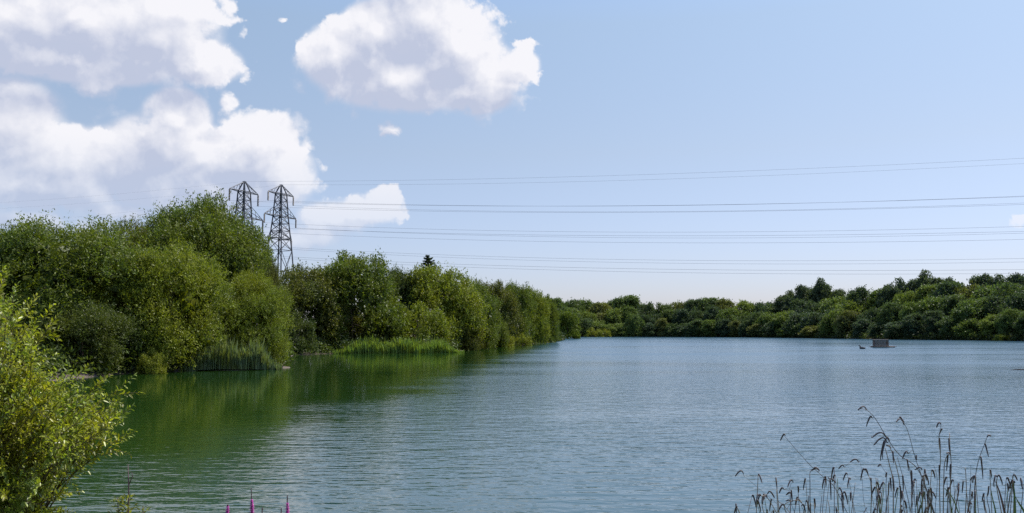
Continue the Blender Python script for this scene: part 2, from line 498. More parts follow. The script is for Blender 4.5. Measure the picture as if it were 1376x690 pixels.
def crown_mesh(name, seed, H, RX, n_lobes, n_spray, per, leafL, leafW, lobe_r=(0.2, 0.34), spray=(0.5, 1.1), base=0.06,
               shape='dome', fill=900, mat=None, upness=0.5):
    rng = np.random.default_rng(seed)
    # envelope: rows of lobe centres
    d = unit(rng.normal(size=(n_lobes * 3, 3)))
    if shape == 'dome':
        d[:, 2] = np.abs(d[:, 2]) * 1.0 - 0.12
        d = unit(d)[:n_lobes]
        cz = H * 0.40; ez = H * 0.50
        k = rng.uniform(0.62, 0.90, (n_lobes, 1))
        C = d * k * np.array([RX, RX, ez]) + np.array([0, 0, cz])
        low = d[:, 2] < 0.25
        C[low, 2] = rng.uniform(0.12 * H, 0.45 * H, low.sum())
        rr = rng.uniform(*lobe_r, n_lobes) * RX
    elif shape == 'tall':
        d = d[:n_lobes]
        zz = rng.uniform(0.16, 0.90, n_lobes)
        prof = np.sin(np.clip(zz * 0.95 + 0.12, 0, 1) * np.pi) ** 0.55
        an = rng.uniform(0, 2 * np.pi, n_lobes)
        k = rng.uniform(0.35, 0.85, n_lobes) * prof
        C = np.stack([np.cos(an) * k * RX, np.sin(an) * k * RX, zz * H], 1)
        rr = rng.uniform(*lobe_r, n_lobes) * RX
        d = unit(C - np.array([0, 0, H * 0.5]))
    top = C[:, 2] + rr
    C[:, 2] *= 1; over = top > H
    C[over, 2] = H - rr[over]
    C[:, 2] = np.maximum(C[:, 2], rr * 0.55 + base * H)
    ax = np.array([0, 0, H * 0.35])
    w = rr ** 2; w /= w.sum()
    li = rng.choice(n_lobes, n_spray, p=w)
    sd_ = unit(rng.normal(size=(n_spray, 3)) + 0.9 * unit(C[li] - ax) + np.array([0, 0, 0.45]))
    lump = 1 + 0.16 * np.sin(sd_[:, :1] * 7 + li[:, None]) * np.cos(sd_[:, 1:2] * 6 + li[:, None] * 2)
    sc = rng.uniform(0.62, 1.0, (n_spray, 1))
    S = C[li] + sd_ * rr[li][:, None] * sc * lump * np.array([1, 1, 0.92])
    a = unit(sd_ * 0.8 + np.array([0, 0, upness]) + rng.normal(size=(n_spray, 3)) * 0.45)
    SL = rng.uniform(*spray, n_spray)
    SL = SL * (1 + 0.8 * (rng.random(n_spray) > 0.93))
    t = (np.arange(per) + 0.5) / per
    pos = S[:, None, :] + a[:, None, :] * (SL[:, None, None] * t[None, :, None])
    pos = pos + rng.normal(size=pos.shape) * (leafL * 0.45)
    pos[..., 2] -= 0.10 * SL[:, None] * t[None, :] ** 2
    pos = pos.reshape(-1, 3)
    aa = np.repeat(a, per, 0)
    n = len(pos)
    ld = unit(aa * 0.7 + rng.normal(size=(n, 3)) * 0.6)
    outw = unit(np.repeat(sd_, per, 0) + np.array([0, 0, 0.3]))
    nr = unit(outw * 0.75 + rng.normal(size=(n, 3)) * 0.6)
    nr = unit(nr - ld * np.sum(nr * ld, 1, keepdims=True) + 1e-6)
    LL = leafL * rng.uniform(0.7, 1.3, n) * 0.5; WW = leafW * rng.uniform(0.7, 1.3, n) * 0.5
    V = leaf_quads(pos, ld, nr, LL, WW)
    tint = np.clip(np.repeat(rng.uniform(0, 1, n_spray), per) * 0.6 + rng.uniform(0, 1, n) * 0.4, 0, 1)
    # inner foliage: big leaves added to block light, crown shade painted as darker tint
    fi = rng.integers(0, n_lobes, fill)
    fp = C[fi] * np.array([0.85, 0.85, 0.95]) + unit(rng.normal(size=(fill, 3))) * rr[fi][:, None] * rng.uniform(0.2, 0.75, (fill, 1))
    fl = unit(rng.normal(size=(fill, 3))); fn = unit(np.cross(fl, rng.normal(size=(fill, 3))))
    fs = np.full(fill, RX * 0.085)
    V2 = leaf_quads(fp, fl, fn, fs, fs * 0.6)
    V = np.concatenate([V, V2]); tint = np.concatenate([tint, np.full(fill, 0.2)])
    V[:, 2] = np.maximum(V[:, 2], 0.02)
    F = np.arange(len(V)).reshape(-1, 4)
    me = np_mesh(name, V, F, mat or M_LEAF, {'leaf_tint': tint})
    return me, C, rr

def trunk_mesh(name, seed, H, RX, C, tr=0.16, multi=3):
    rng = random.Random(seed)
    mb = MB()
    for s in range(multi):
        an = rng.uniform(0, 6.28)
        b = Vector((math.cos(an) * tr * multi * 0.4, math.sin(an) * tr * multi * 0.4, -0.3))
        tip = Vector((math.cos(an) * RX * 0.22 * (multi > 1), math.sin(an) * RX * 0.22 * (multi > 1), H * 0.78))
        mid = (b + tip) / 2 + Vector((rng.uniform(-.3, .3), rng.uniform(-.3, .3), 0))
        mb.tube([b, (b + mid) / 2, mid, (mid + tip) / 2, tip], [tr * 1.25, tr, tr * .8, tr * .5, tr * .15], 7)
        for k in range(5):
            c = C[rng.randrange(len(C))]
            t0 = rng.uniform(0.15, 0.6)
            p0 = b.lerp(tip, t0)
            e = Vector(c)
            m_ = p0.lerp(e, 0.5) + Vector((0, 0, -0.3))
            mb.tube([p0, m_, e], [tr * .45, tr * .3, tr * .08], 5, False)
    me = bpy.data.meshes.new(name)
    me.from_pydata(mb.v, [], mb.f); me.update(); me.materials.append(M_BARK)
    me.polygons.foreach_set('use_smooth', [True] * len(me.polygons))
    return me

class Proto:
    def __init__(self, kind, seed, H, RX, trunk=0.16, multi=3, **kw):
        self.H, self.RX = H, RX
        self.crown, C, rr = crown_mesh(kind + '_crown', seed, H, RX, **kw)
        self.trunk = trunk_mesh(kind + '_trunk', seed, H, RX, C, trunk, multi)

NEAR = [Proto('willow', 11 + i, 10, 6, n_lobes=75, n_spray=6800, per=11, leafL=0.21, leafW=0.075, spray=(0.4, 1.1), fill=1500) for i in range(3)]
NEARB = Proto('sallow_bush', 31, 6, 4, n_lobes=45, n_spray=3200, per=10, leafL=0.20, leafW=0.075, spray=(0.4, 1.0), fill=700)
MID = [Proto('willow', 51 + i, 12, 7.5, n_lobes=80, n_spray=4200, per=8, leafL=0.36, leafW=0.16, spray=(0.5, 1.3), fill=1200) for i in range(3)]
MIDB = Proto('shrub', 61, 5, 4, n_lobes=36, n_spray=1500, per=8, leafL=0.28, leafW=0.12, spray=(0.3, 0.9), fill=400)
FAR = [Proto('broadleaf', 71 + i, 20, 9, trunk=0.3, multi=1, n_lobes=60, n_spray=2300, per=5, leafL=0.85, leafW=0.5, spray=(0.7, 1.8),
             lobe_r=(0.2, 0.36), fill=900, mat=M_LEAF_FAR, upness=0.3, shape='dome' if i < 2 else 'tall') for i in range(4)]
TALL = [Proto('poplar', 91 + i, 27, 9.5, trunk=0.4, multi=1, n_lobes=64, n_spray=3200, per=5, leafL=0.8, leafW=0.5, spray=(0.6, 1.6),
              lobe_r=(0.2, 0.36), fill=900, mat=M_LEAF_FAR, upness=0.3) for i in range(2)]

_rng = random.Random(5)
def plant_tree(name, proto, x, y, top_z, half_w, colr, label, cat='tree', group=None, rz=None, zbase=None):
    z0 = gz(x, y) - 0.05 if zbase is None else zbase
    e = empty(name, (x, y, z0), _rng.uniform(0, 6.28) if rz is None else rz)
    sz = (top_z - z0) / proto.H
    sx = half_w / proto.RX
    e.scale = (sx, sx, sz)
    tag(e, label, cat, group)
    t = link(bpy.data.objects.new('trunk', proto.trunk), e)
    c = link(bpy.data.objects.new('crown', proto.crown), e)
    c.color = (colr[0], colr[1], colr[2], 1)
    return e

def px_tree(name, proto, px, py_top, half_px, depth, colr, label, cat='tree', group=None):
    q = P(px, py_top, depth)
    hw = half_px / FPX * depth
    return plant_tree(name, proto, q.x, q.y, q.z, hw, colr, label, cat, group)

G_BRI = (0.145, 0.182, 0.024)
G_MID = (0.094, 0.130, 0.022)
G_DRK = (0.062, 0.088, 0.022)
G_OLV = (0.090, 0.106, 0.024)
G_YEL = (0.17, 0.20, 0.025)
G_GRY = (0.095, 0.115, 0.045)

# left group, nearest shore
px_tree('willow_tree', NEAR[0], 98, 286, 132, 60, G_MID, 'broad dark green willow filling the left edge behind the foreground bush')
px_tree('willow_tree', NEAR[1], 262, 266, 104, 76, G_MID, 'tallest willow of the left group, standing just in front of the left pylon')
px_tree('willow_tree', NEAR[2], 218, 318, 84, 60.5, G_BRI, 'yellow-green domed willow in the middle of the near left group')
px_tree('willow_tree', NEAR[1], 338, 366, 52, 66, G_BRI, 'low round willow at the right end of the near group above the grey reeds')
px_tree('willow_tree', NEAR[2], 22, 292, 84, 66, G_MID, 'dark willow cut by the left edge of the picture, above the foreground bush')
px_tree('willow_tree', NEAR[0], 172, 286, 60, 74, G_OLV, 'olive willow showing only its ragged top left of the tallest willow')
px_tree('willow_tree', NEAR[0], 345, 318, 32, 84, G_GRY, 'thin greyish willow top between the tallest willow and the right pylon')
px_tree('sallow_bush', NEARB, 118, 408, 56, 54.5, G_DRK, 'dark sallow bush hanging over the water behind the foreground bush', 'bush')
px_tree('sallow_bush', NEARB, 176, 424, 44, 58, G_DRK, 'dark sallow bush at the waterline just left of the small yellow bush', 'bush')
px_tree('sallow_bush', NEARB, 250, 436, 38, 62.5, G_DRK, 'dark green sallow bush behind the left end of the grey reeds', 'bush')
px_tree('shrub', MIDB, 206, 471, 18, 56, G_YEL, 'small yellow-green shrub on the shore left of the grey reeds', 'bush')

# second group, across the cove, running away to the point
SEC = [
    (410, 354, 54, 112, MID[0], G_OLV, 'willow at the left end of the second group, just right of the right pylon'),
    (478, 341, 66, 116, MID[1], G_MID, 'tall broad willow with a ragged top, highest of the second group'),
    (536, 360, 34, 128, MID[2], G_DRK, 'dark willow between the highest one and the bright rounded one'),
    (592, 358, 54, 129, MID[2], G_BRI, 'bright rounded willow behind the green reed bed, below the dark pointed tree top'),
    (634, 374, 36, 140, MID[0], G_MID, 'green willow above the right end of the green reed bed'),
    (664, 378, 33, 160, MID[1], G_OLV, 'olive willow in the middle of the second group'),
    (690, 380, 28, 178, MID[2], G_MID, 'green willow above the yellow shrubs'),
    (712, 384, 26, 196, MID[0], G_BRI, 'yellow-green willow second from the point of the left shore'),
    (732, 397, 18, 212, MID[1], G_MID, 'last willow at the point where the left shore ends'),
]
for (px, py, hw, d, pr, cr, lb) in SEC:
    px_tree('willow_tree', pr, px, py, hw, d, cr, lb)
SECB = [
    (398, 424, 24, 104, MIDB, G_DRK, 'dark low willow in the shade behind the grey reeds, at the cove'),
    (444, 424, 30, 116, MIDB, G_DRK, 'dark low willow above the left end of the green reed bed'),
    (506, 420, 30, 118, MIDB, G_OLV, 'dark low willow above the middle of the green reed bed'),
    (566, 410, 34, 120, MIDB, G_BRI, 'bright yellow-green sallow rising from the green reed bed'),
    (622, 424, 24, 128, MID[2], G_OLV, 'low olive willow behind the right end of the green reed bed'),
    (662, 424, 20, 154, MID[0], G_MID, 'low willow right behind the yellow shrubs'),
    (690, 430, 15, 180, MID[1], G_OLV, 'low olive willow right of the yellow shrubs'),
    (738, 420, 12, 222, MID[0], G_MID, 'smallest willow leaning over the water at the very point'),
]
for (px, py, hw, d, pr, cr, lb) in SECB:
    px_tree('willow_tree', pr, px, py, hw, d, cr, lb, 'tree')
px_tree('shrub', MIDB, 645, 448, 13, 140, G_YEL, 'round yellow shrub on the shore right of the green reed bed', 'bush')
px_tree('shrub', MIDB, 676, 449, 15, 156, G_YEL, 'middle of the three yellow shrubs on the left shore', 'bush')
px_tree('shrub', MIDB, 703, 450, 11, 172, G_YEL, 'rightmost and smallest of the three yellow shrubs on the left shore', 'bush')

# conifer showing over the second group
def conifer():
    q = P(575, 345, 150)
    z0 = gz(q.x, q.y)
    e = empty('conifer_tree', (q.x, q.y, z0))
    tag(e, 'spiky dark conifer top poking above the willows of the second group', 'tree')
    H = q.z - z0
    mb = MB(); mb.tube([(0, 0, -0.2), (0, 0, H * .5), (0, 0, H)], [0.3, 0.17, 0.03], 7)
    mb.build('trunk', M_BARK, e, True)
    rng = np.random.default_rng(8)
    cs = []; ls = []; ns = []
    for i in range(170):
        z = H * (0.25 + 0.75 * (round(i / 170 * 17) / 17) ** 0.8); L = (6.5 * (1 - z / H) ** 0.8 + 0.3) * rng.uniform(0.45, 1.1)
        an = i * 2.4 + rng.uniform(-.3, .3)
        dv = np.array([math.cos(an), math.sin(an), 0.32])
        k = np.linspace(0.1, 1, 26)
        p = np.array([0, 0, z]) + dv * (L * k)[:, None] + rng.normal(size=(26, 3)) * 0.08
        cs.append(p); ls.append(dv + rng.normal(size=(26, 3)) * 0.5); ns.append(rng.normal(size=(26, 3)) + [0, 0, 1])
    c = np.concatenate(cs); l = np.concatenate(ls); n = unit(np.concatenate(ns))
    V = leaf_quads(c, l, n, np.full(len(c), 0.22), np.full(len(c), 0.09))
    me = np_mesh('conifer_crown', V, np.arange(len(V)).reshape(-1, 4), M_LEAF_FAR, {'leaf_tint': rng.random(len(c))})
    cr = link(bpy.data.objects.new('crown', me), e); cr.color = (0.035, 0.05, 0.025, 1)
conifer()

# far shore: outline of the wood in photo pixels
def interp(tab, x):
    for (x0, y0), (x1, y1) in zip(tab, tab[1:]):
        if x0 <= x <= x1: return y0 + (y1 - y0) * (x - x0) / (x1 - x0)
    return tab[0][1] if x < tab[0][0] else tab[-1][1]
SHL = [(740, 470), (800, 478), (900, 470), (1000, 440), (1080, 388), (1200, 312), (1290, 285), (1376, 258), (1480, 232)]   # depth of the waterline
TOP = [(740, 402), (780, 398), (800, 408), (830, 403), (850, 399), (870, 405), (900, 404), (930, 404), (965, 402), (1000, 406), (1035, 404),
       (1080, 403), (1120, 396), (1140, 390), (1180, 392), (1210, 388), (1250, 384), (1290, 382), (1320, 378), (1376, 378), (1440, 372)]
rs = random.Random(21)
FARG = [(0.075, 0.108, 0.042), (0.092, 0.132, 0.042), (0.120, 0.160, 0.044), (0.062, 0.092, 0.052), (0.116, 0.130, 0.046), (0.056, 0.084, 0.046)]
def far_section(px):
    if px < 830: return 'far shore just right of the point'
    if px < 1040: return 'far shore left of the poplar clump'
    if px < 1190: return 'far shore below the poplar clump'
    return 'far shore beyond the raft'
GNAMES = {0: 'back row trees of the distant wood', 1: 'middle row trees of the distant wood', 2: 'waterside trees of the distant wood'}
RN = {0: 'tall dark tree on the skyline', 1: 'rounded green tree inside the wood', 2: 'low leafy tree at the waterline'}
for row, (off, dtop, step, sz) in enumerate([(26, 0, 21, 20), (11, 13, 19, 17), (1.5, 26, 17, 14)]):
    px = 744 + row * 5
    while px < 1440:
        scale = interp(SHL, px) / 470
        sh = interp(SHL, px)
        d = sh + off * (0.7 + rs.random() * 0.5)
        gain = (1 / scale) ** 0.8
        jit = (2.5, 7, 10)[row] * (1.0 if px > 1040 else 0.55)
        yt = interp(TOP, px) + dtop * gain + rs.uniform(-jit, jit)
        hw = sz * gain * rs.uniform(0.75, 1.15)
        pr = FAR[rs.randrange(4)]
        px_tree('broadleaf_tree', pr, px, yt, hw, d, FARG[rs.randrange(6)], RN[row] + ', ' + far_section(px), 'tree',
                GNAMES[row] + ', ' + far_section(px))
        px += step * gain * rs.uniform(0.8, 1.2)
# tall clumpy trees over the wood
G_BLU = (0.072, 0.098, 0.062)
for (px, py, hw, d, i, lb) in [
    (1058, 388, 14, 430, 0, 'leftmost and lowest of the tall dark poplars over the far wood'),
    (1082, 377, 13, 425, 1, 'second tall dark poplar from the left over the far wood'),
    (1103, 371, 15, 425, 0, 'highest of the four tall dark poplars clumped over the far wood'),
    (1123, 383, 12, 420, 1, 'rightmost of the tall dark poplars clumped over the far wood'),
    (1202, 371, 17, 345, 0, 'grey-green poplar standing over the wood above the raft'),
    (1224, 368, 15, 345, 1, 'narrow poplar between the grey-green one and the highest one right of the raft'),
    (1248, 360, 17, 340, 0, 'highest poplar on the skyline right of the raft'),
    (1268, 366, 13, 340, 1, 'poplar directly right of the highest one right of the raft'),
    (1322, 361, 18, 310, 1, 'open-crowned poplar left of the one cut by the right edge'),
    (1345, 366, 16, 308, 0, 'second poplar from the right edge, with sky gaps in its crown'),
    (1374, 360, 20, 300, 1, 'poplar cut by the right edge of the picture'),
]:
    px_tree('poplar_tree', TALL[i], px, py, hw * 1.35, d, G_BLU, lb, 'tree')
px_tree('shrub', MIDB, 796, 441, 12, 472, G_YEL, 'left one of two pale yellow-green bushes at the far waterline', 'bush')
px_tree('shrub', MIDB, 812, 443, 9, 470, G_YEL, 'right one of two pale yellow-green bushes at the far waterline', 'bush')
px_tree('broadleaf_tree', FAR[0], 762, 415, 17, 345, G_MID, 'round green tree just past the point of the left shore')
px_tree('shrub', MIDB, 1347, 449, 11, 262, G_YEL, 'yellow-green bush under the trees at the right end of the far shore', 'bush')

# ------------------------------------------------------------------ reed beds
def reed_bed(name, pxs, depth_fn, n, h, colr, label, seed):
    rng = np.random.default_rng(seed)
    px = rng.uniform(pxs[0], pxs[1], n)
    dep = np.array([depth_fn(p) for p in px]) + rng.uniform(0, 3.2, n)
    X = (px - 688) / FPX * dep * 1.0; Y = dep
    Z = np.maximum(ground_z(X, Y), -0.05)
    edge = np.clip(np.minimum(px - pxs[0], pxs[1] - px) / 30.0, 0.25, 1)
    Hh = h * (0.35 + 0.65 * rng.random(n) ** 0.7) * edge * (0.82 + 0.12 * np.sin(px * 0.13) + 0.1 * np.sin(px * 0.47 + dep * 2) + 0.08 * np.sin(px * 1.3 + 1)) * np.where(rng.random(n) > 0.9, 1.35, 1.0)
    vs = []
    lean = rng.normal(size=(n, 2)) * 0.09
    wd = rng.uniform(0.03, 0.055, n)
    an = rng.uniform(0, np.pi, n)
    sx, sy = np.cos(an) * wd, np.sin(an) * wd
    V = []
    for t, k in ((0, 1.0), (0.5, 1.0), (0.85, 0.7), (1.0, 0.06)):
        cx = X + lean[:, 0] * Hh * t ** 2; cy = Y + lean[:, 1] * Hh * t ** 2
        cz = Z + Hh * t * (1 - 0.12 * t)
        V.append(np.stack([cx - sx * k, cy - sy * k, cz], 1)); V.append(np.stack([cx + sx * k, cy + sy * k, cz], 1))
    V = np.stack(V, 1).reshape(-1, 3)
    b = np.arange(n)[:, None] * 8
    F = np.concatenate([b + np.array([0, 1, 3, 2]), b + np.array([2, 3, 5, 4]), b + np.array([4, 5, 7, 6])])
    tint = np.tile(rng.random(n), 3)
    o = link(bpy.data.objects.new(name, np_mesh(name, V, F, M_REED, {'leaf_tint': tint})))
    o.color = (*colr, 1)
    tag(o, label, 'reeds', None, 'stuff')
    return o
reed_bed('reeds', (248, 381), lambda p: shore_depth(498.5 - (p - 250) * 0.014) - 0.8, 7000, 2.0, (0.13, 0.175, 0.08), 'grey-green reeds at the foot of the near left willows', 1)
reed_bed('reeds', (448, 624), lambda p: shore_depth(475.5 - (p - 450) * 0.008) - 1.2, 9500, 1.9, (0.16, 0.235, 0.05), 'bright green reed bed along the second group of willows', 2)

# ------------------------------------------------------------------ undergrowth along the waterline
def undergrowth(label, xr, yr, n, h, L, colr, seed, wid, skip=()):
    rng = np.random.default_rng(seed)
    X = rng.uniform(*xr, n * 14); Y = rng.uniform(*yr, n * 14)
    sd = lake_sd(X, Y)
    ok = (sd > -0.25) & (sd < wid)
    px = X / Y * FPX + 688
    for a, b, yy in skip: ok &= ~((px > a) & (px < b) & (Y < yy))
    X, Y = X[ok][:n], Y[ok][:n]; m_ = len(X)
    Z = np.maximum(ground_z(X, Y), 0)
    lump = 0.5 + 0.5 * np.sin(X * 1.3 + 2 * np.sin(Y * .31)) * np.cos(Y * .9 + X * .4)
    k = 7
    C = np.repeat(np.stack([X, Y, Z], 1), k, 0)
    C[:, 2] += rng.uniform(0.0, 1, m_ * k) * h * np.repeat(0.35 + 0.65 * lump, k)
    C[:, :2] += rng.normal(size=(m_ * k, 2)) * L * 1.2
    ld = unit(rng.normal(size=(m_ * k, 3)) + [0, 0, 0.6]); nr = unit(rng.normal(size=(m_ * k, 3)))
    V = leaf_quads(C, ld, nr, np.full(m_ * k, L), np.full(m_ * k, L * .4))
    V[:, 2] = np.maximum(V[:, 2], 0.01)
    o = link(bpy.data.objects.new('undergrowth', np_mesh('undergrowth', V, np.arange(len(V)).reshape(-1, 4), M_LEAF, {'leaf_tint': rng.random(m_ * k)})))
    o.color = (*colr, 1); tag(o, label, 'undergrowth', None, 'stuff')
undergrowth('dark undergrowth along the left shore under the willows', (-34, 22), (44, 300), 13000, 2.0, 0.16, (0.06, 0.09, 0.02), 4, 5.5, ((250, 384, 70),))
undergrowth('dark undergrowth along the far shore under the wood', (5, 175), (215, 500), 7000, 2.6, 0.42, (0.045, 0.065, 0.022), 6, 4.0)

# ------------------------------------------------------------------ pylons
def pylon(px, py_top, depth, arm_rot, half, zs, label):
    """half: half widths of the three crossarms; zs: heights of the crossarms"""
    q = P(px, py_top, depth)
    z0 = gz(q.x, q.y)
    root = empty('pylon', (q.x, q.y, z0), arm_rot)
    tag(root, label, 'pylon', 'lattice pylons behind the left trees')
    H = q.z - z0
    prof = [(0, 4.4), (zs[0] - z0 - 1.0, 2.35), (zs[0] - z0, 2.2), (zs[1] - z0, 1.6), (zs[2] - z0, 1.2), (H, 0.18)]
    def hw(z):
        for (a, ha), (b, hb) in zip(prof, prof[1:]):
            if a <= z <= b: return ha + (hb - ha) * (z - a) / (b - a)
        return 0.18
    levels = [0, 5.5, 10.5, 15, zs[0] - z0 - 3.6, zs[0] - z0]
    levels += list(np.linspace(zs[0] - z0, zs[1] - z0, 4)[1:]) + list(np.linspace(zs[1] - z0, zs[2] - z0, 4)[1:]) + [H]
    mb = MB()
    cs = [(-1, -1), (1, -1), (1, 1), (-1, 1)]
    for a, b in zip(levels, levels[1:]):
        ha, hb = hw(a), hw(b)
        for i in range(4):
            c0, c1 = cs[i], cs[(i + 1) % 4]
            A0 = Vector((c0[0] * ha, c0[1] * ha, a)); A1 = Vector((c1[0] * ha, c1[1] * ha, a))
            B0 = Vector((c0[0] * hb, c0[1] * hb, b)); B1 = Vector((c1[0] * hb, c1[1] * hb, b))
            mb.bar(A0, B0, 0.28)
            if b < H:
                mb.bar(A0, B1, 0.15); mb.bar(A1, B0, 0.15)
                mb.bar(B0, B1, 0.12)
    mb.build('tower_frame', M_STEEL, root)
    tips = []
    for lv in range(3):
        z = zs[lv] - z0; L = half[lv]; h = hw(z)
        zt = H - 0.2 if lv == 2 else z + (zs[1] - zs[0]) * 0.42
        ht = hw(zt)
        am = MB()
        for s in (-1, 1):
            tip = Vector((s * L, 0, z))
            for yy in (-1, 1):
                am.bar((s * h, yy * h, z), tip, 0.17)
                am.bar((s * ht, yy * ht, zt), tip + Vector((0, 0, 0.08)), 0.14)
                for k in (0.35, 0.68):
                    a_ = Vector((s * h, yy * h, z)).lerp(tip, k); b_ = Vector((s * ht, yy * ht, zt)).lerp(tip, k)
                    am.bar(a_, b_, 0.08)
            for k in (0.3, 0.6, 0.85):
                am.bar(Vector((s * h, -h, z)).lerp(tip, k), Vector((s * h, h, z)).lerp(tip, k), 0.08)
        am.bar((-h, -h, z), (h, -h, z), 0.16); am.bar((-h, h, z), (h, h, z), 0.16)
        am.build('crossarm', M_STEEL, root)
        for s in (-1, 1):
            im = MB()
            IL = 3.3 if depth < 260 else 2.7
            n = 15
            pts = []; rd = []
            for k in range(n):
                zz = z - 0.1 - IL * k / (n - 1)
                pts += [(s * L, 0, zz), (s * L, 0, zz - 0.02)]
                rd += [0.27 if k % 2 else 0.16] * 2
            im.tube(pts, rd, 8)
            im.build('insulator', M_INSUL, root, False)
            M_ = Matrix.Rotation(arm_rot, 4, 'Z')
            tips.append((lv, s, root.location + M_ @ Vector((s * L, 0, z - 0.1 - IL))))
    tips.append((3, 0, root.location + Vector((0, 0, H))))
    return root, tips

def zh(py, depth): return P(688, py, depth).z
ARM = R(66)
p1, t1 = pylon(328.5, 244, 252, R(67.5), (6.3, 8.6, 6.2), (zh(327, 252), zh(292, 252), zh(258, 252)), 'left one of the two lattice pylons, lower half hidden by the tallest willow')
p2, t2 = pylon(378, 248.5, 270, R(66), (5.5, 7.5, 6.0), (zh(321, 270), zh(291, 270), zh(261, 270)), 'right one of the two lattice pylons, all three crossarms clear of the trees')

def cable(a, b, sag, r, label, group):
    mb = MB(); n = 48
    mb.tube([a.lerp(b, i / n) - Vector((0, 0, 4 * sag * (i / n) * (1 - i / n))) for i in range(n + 1)], r, 5)
    o = mb.build('power_cable', M_CABLE, None)
    tag(o, label, 'cable', group)
LV = {0: 'bottom', 1: 'middle', 2: 'top'}
NX = {1: Vector((352, 92, 0)), 2: Vector((338, 116, 0))}
for pi, tips in ((1, t1), (2, t2)):
    base = (p1 if pi == 1 else p2).location
    pn = 'left' if pi == 1 else 'right'
    span = NX[pi] - Vector((base.x, base.y, 0))
    for lv, s, tp in tips:
        if pi == 1: nxt = Vector((NX[1].x, NX[1].y, 0))
        else: nxt = Vector((NX[2].x, NX[2].y, 0))
        off = Vector((tp.x - base.x, tp.y - base.y, 0))
        # crossarms of the next tower stand square to the line
        u = Vector((-span.y, span.x, 0)).normalized()
        e = nxt + u * (off.length * s * (1 if u.dot(Vector((math.cos(ARM), math.sin(ARM), 0))) > 0 else -1)) + Vector((0, 0, tp.z))
        side = 'nearer-side' if s < 0 else 'farther-side'
        if lv == 3:
            cable(tp, e, 7.0, 0.018, 'single thin earth wire running right from the peak of the %s pylon' % pn, 'power cables running right over the lake')
        else:
            for dz in (0,):
                cable(tp, e, 9.6, 0.023, '%s power cable running right over the lake from the %s crossarm of the %s pylon' % (side, LV[lv], pn), 'power cables running right over the lake')
        lx = Vector((base.x - 290, base.y + 30 + (0 if pi == 2 else -6), 0))
        e2 = lx + off * 1.0 + Vector((0, 0, tp.z))
        if lv >= 2:
            if lv == 3: cable(tp, e2, 7.0, 0.009, 'thin earth wire running left from the peak of the %s pylon' % pn, 'power cables running left behind the willows')
            else: cable(tp, e2, 8.0, 0.009, '%s power cable running left from the top crossarm of the %s pylon' % (side, pn), 'power cables running left behind the willows')

# ------------------------------------------------------------------ raft and duck
M_WOOD = simple_mat('weathered_wood', (0.12, 0.075, 0.055), 0.85, 0.35, 4.0)
M_WOODP = simple_mat('pale_wood', (0.26, 0.21, 0.17), 0.8, 0.2, 4.0)
M_BIRD = simple_mat('dark_plumage', (0.008, 0.009, 0.012), 0.6, 0.3, 20.0)
def raft():
    d = 152.0
    q = P(1183.5, 467, d)
    root = empty('nesting_raft', (q.x, q.y, 0), R(-14))
    tag(root, 'weathered wooden box on a floating raft near the far right shore', 'raft')
    w = 2.25; dp = 1.5; h = 1.05
    mb = MB()
    for k in range(6):
        mb.box((0, -dp / 2, 0.22 + (k + .5) * h / 6), (w, 0.05, h / 6 - 0.05))
        mb.box((0, dp / 2, 0.22 + (k + .5) * h / 6), (w, 0.05, h / 6 - 0.05))
        mb.box((-w / 2, 0, 0.22 + (k + .5) * h / 6), (0.05, dp - 0.06, h / 6 - 0.05))
        mb.box((w / 2, 0, 0.22 + (k + .5) * h / 6), (0.05, dp - 0.06, h / 6 - 0.05))
    mb.build('slat_wall', M_WOOD, root)
    for sx in (-1, 1):
        for sy in (-1, 1):
            pb = MB(); pb.box((sx * (w / 2 - .02), sy * (dp / 2 - 0.04), 0.22 + h / 2), (0.12, 0.12, h + 0.03))
            pb.build('corner_post', M_WOOD, root)
    lb = MB(); lb.box((0, 0, 0.22 + h + 0.05), (w + 0.25, dp + 0.25, 0.07)); lb.build('lid', M_WOODP, root)
    db = MB()
    for k in range(9): db.box((0.25, -1.15 + k * 0.29, 0.17), (w + 1.9, 0.26, 0.06))
    db.build('deck', M_WOODP, root)
    fb = MB(); fb.tube([(-1.5, -0.8, 0.02), (2.1, -0.8, 0.02)], 0.16, 10); fb.tube([(-1.5, 0.8, 0.02), (2.1, 0.8, 0.02)], 0.16, 10)
    fb.build('float', M_BARK, root, True)
raft()
def duck():
    q = P(1159, 467.5, 138)
    root = empty('duck', (q.x, q.y, -0.02), R(130))
    tag(root, 'small dark duck swimming left of the wooden raft', 'duck')
    me = bpy.data.meshes.new('body')
    # one continuous lofted skin: tail, body, breast, neck, head, bill
    ring = [(-0.36, 0.15, 0.015), (-0.30, 0.13, 0.05), (-0.18, 0.10, 0.12), (0.0, 0.09, 0.155), (0.15, 0.10, 0.145), (0.235, 0.15, 0.105),
            (0.25, 0.23, 0.065), (0.245, 0.31, 0.052), (0.27, 0.375, 0.062), (0.315, 0.39, 0.058), (0.36, 0.38, 0.036), (0.42, 0.365, 0.018), (0.45, 0.36, 0.008)]
    mb = MB(); mb.tube([(x, 0, z) for x, z, r in ring], [r for x, z, r in ring], 14)
    mb.build('body', M_BIRD, root, True)
    root.scale = (1.5, 1.9, 1.35)
duck()
# floating branch at the right edge
q = P(1372, 497.5, shore_depth(497.5))
mb = MB(); mb.tube([(-0.75, 0, 0.0), (-0.3, 0.05, 0.035), (0.3, -0.02, 0.03), (0.9, 0.1, 0.01)], [0.012, 0.03, 0.035, 0.02], 7)
mb.tube([(0.2, 0, 0.03), (0.45, 0.05, 0.14)], [0.015, 0.006], 5)
o = mb.build('floating_branch', M_BARK, None, True); o.location = (q.x, q.y, 0)
tag(o, 'thin dark branch floating by the right edge of the picture', 'branch')

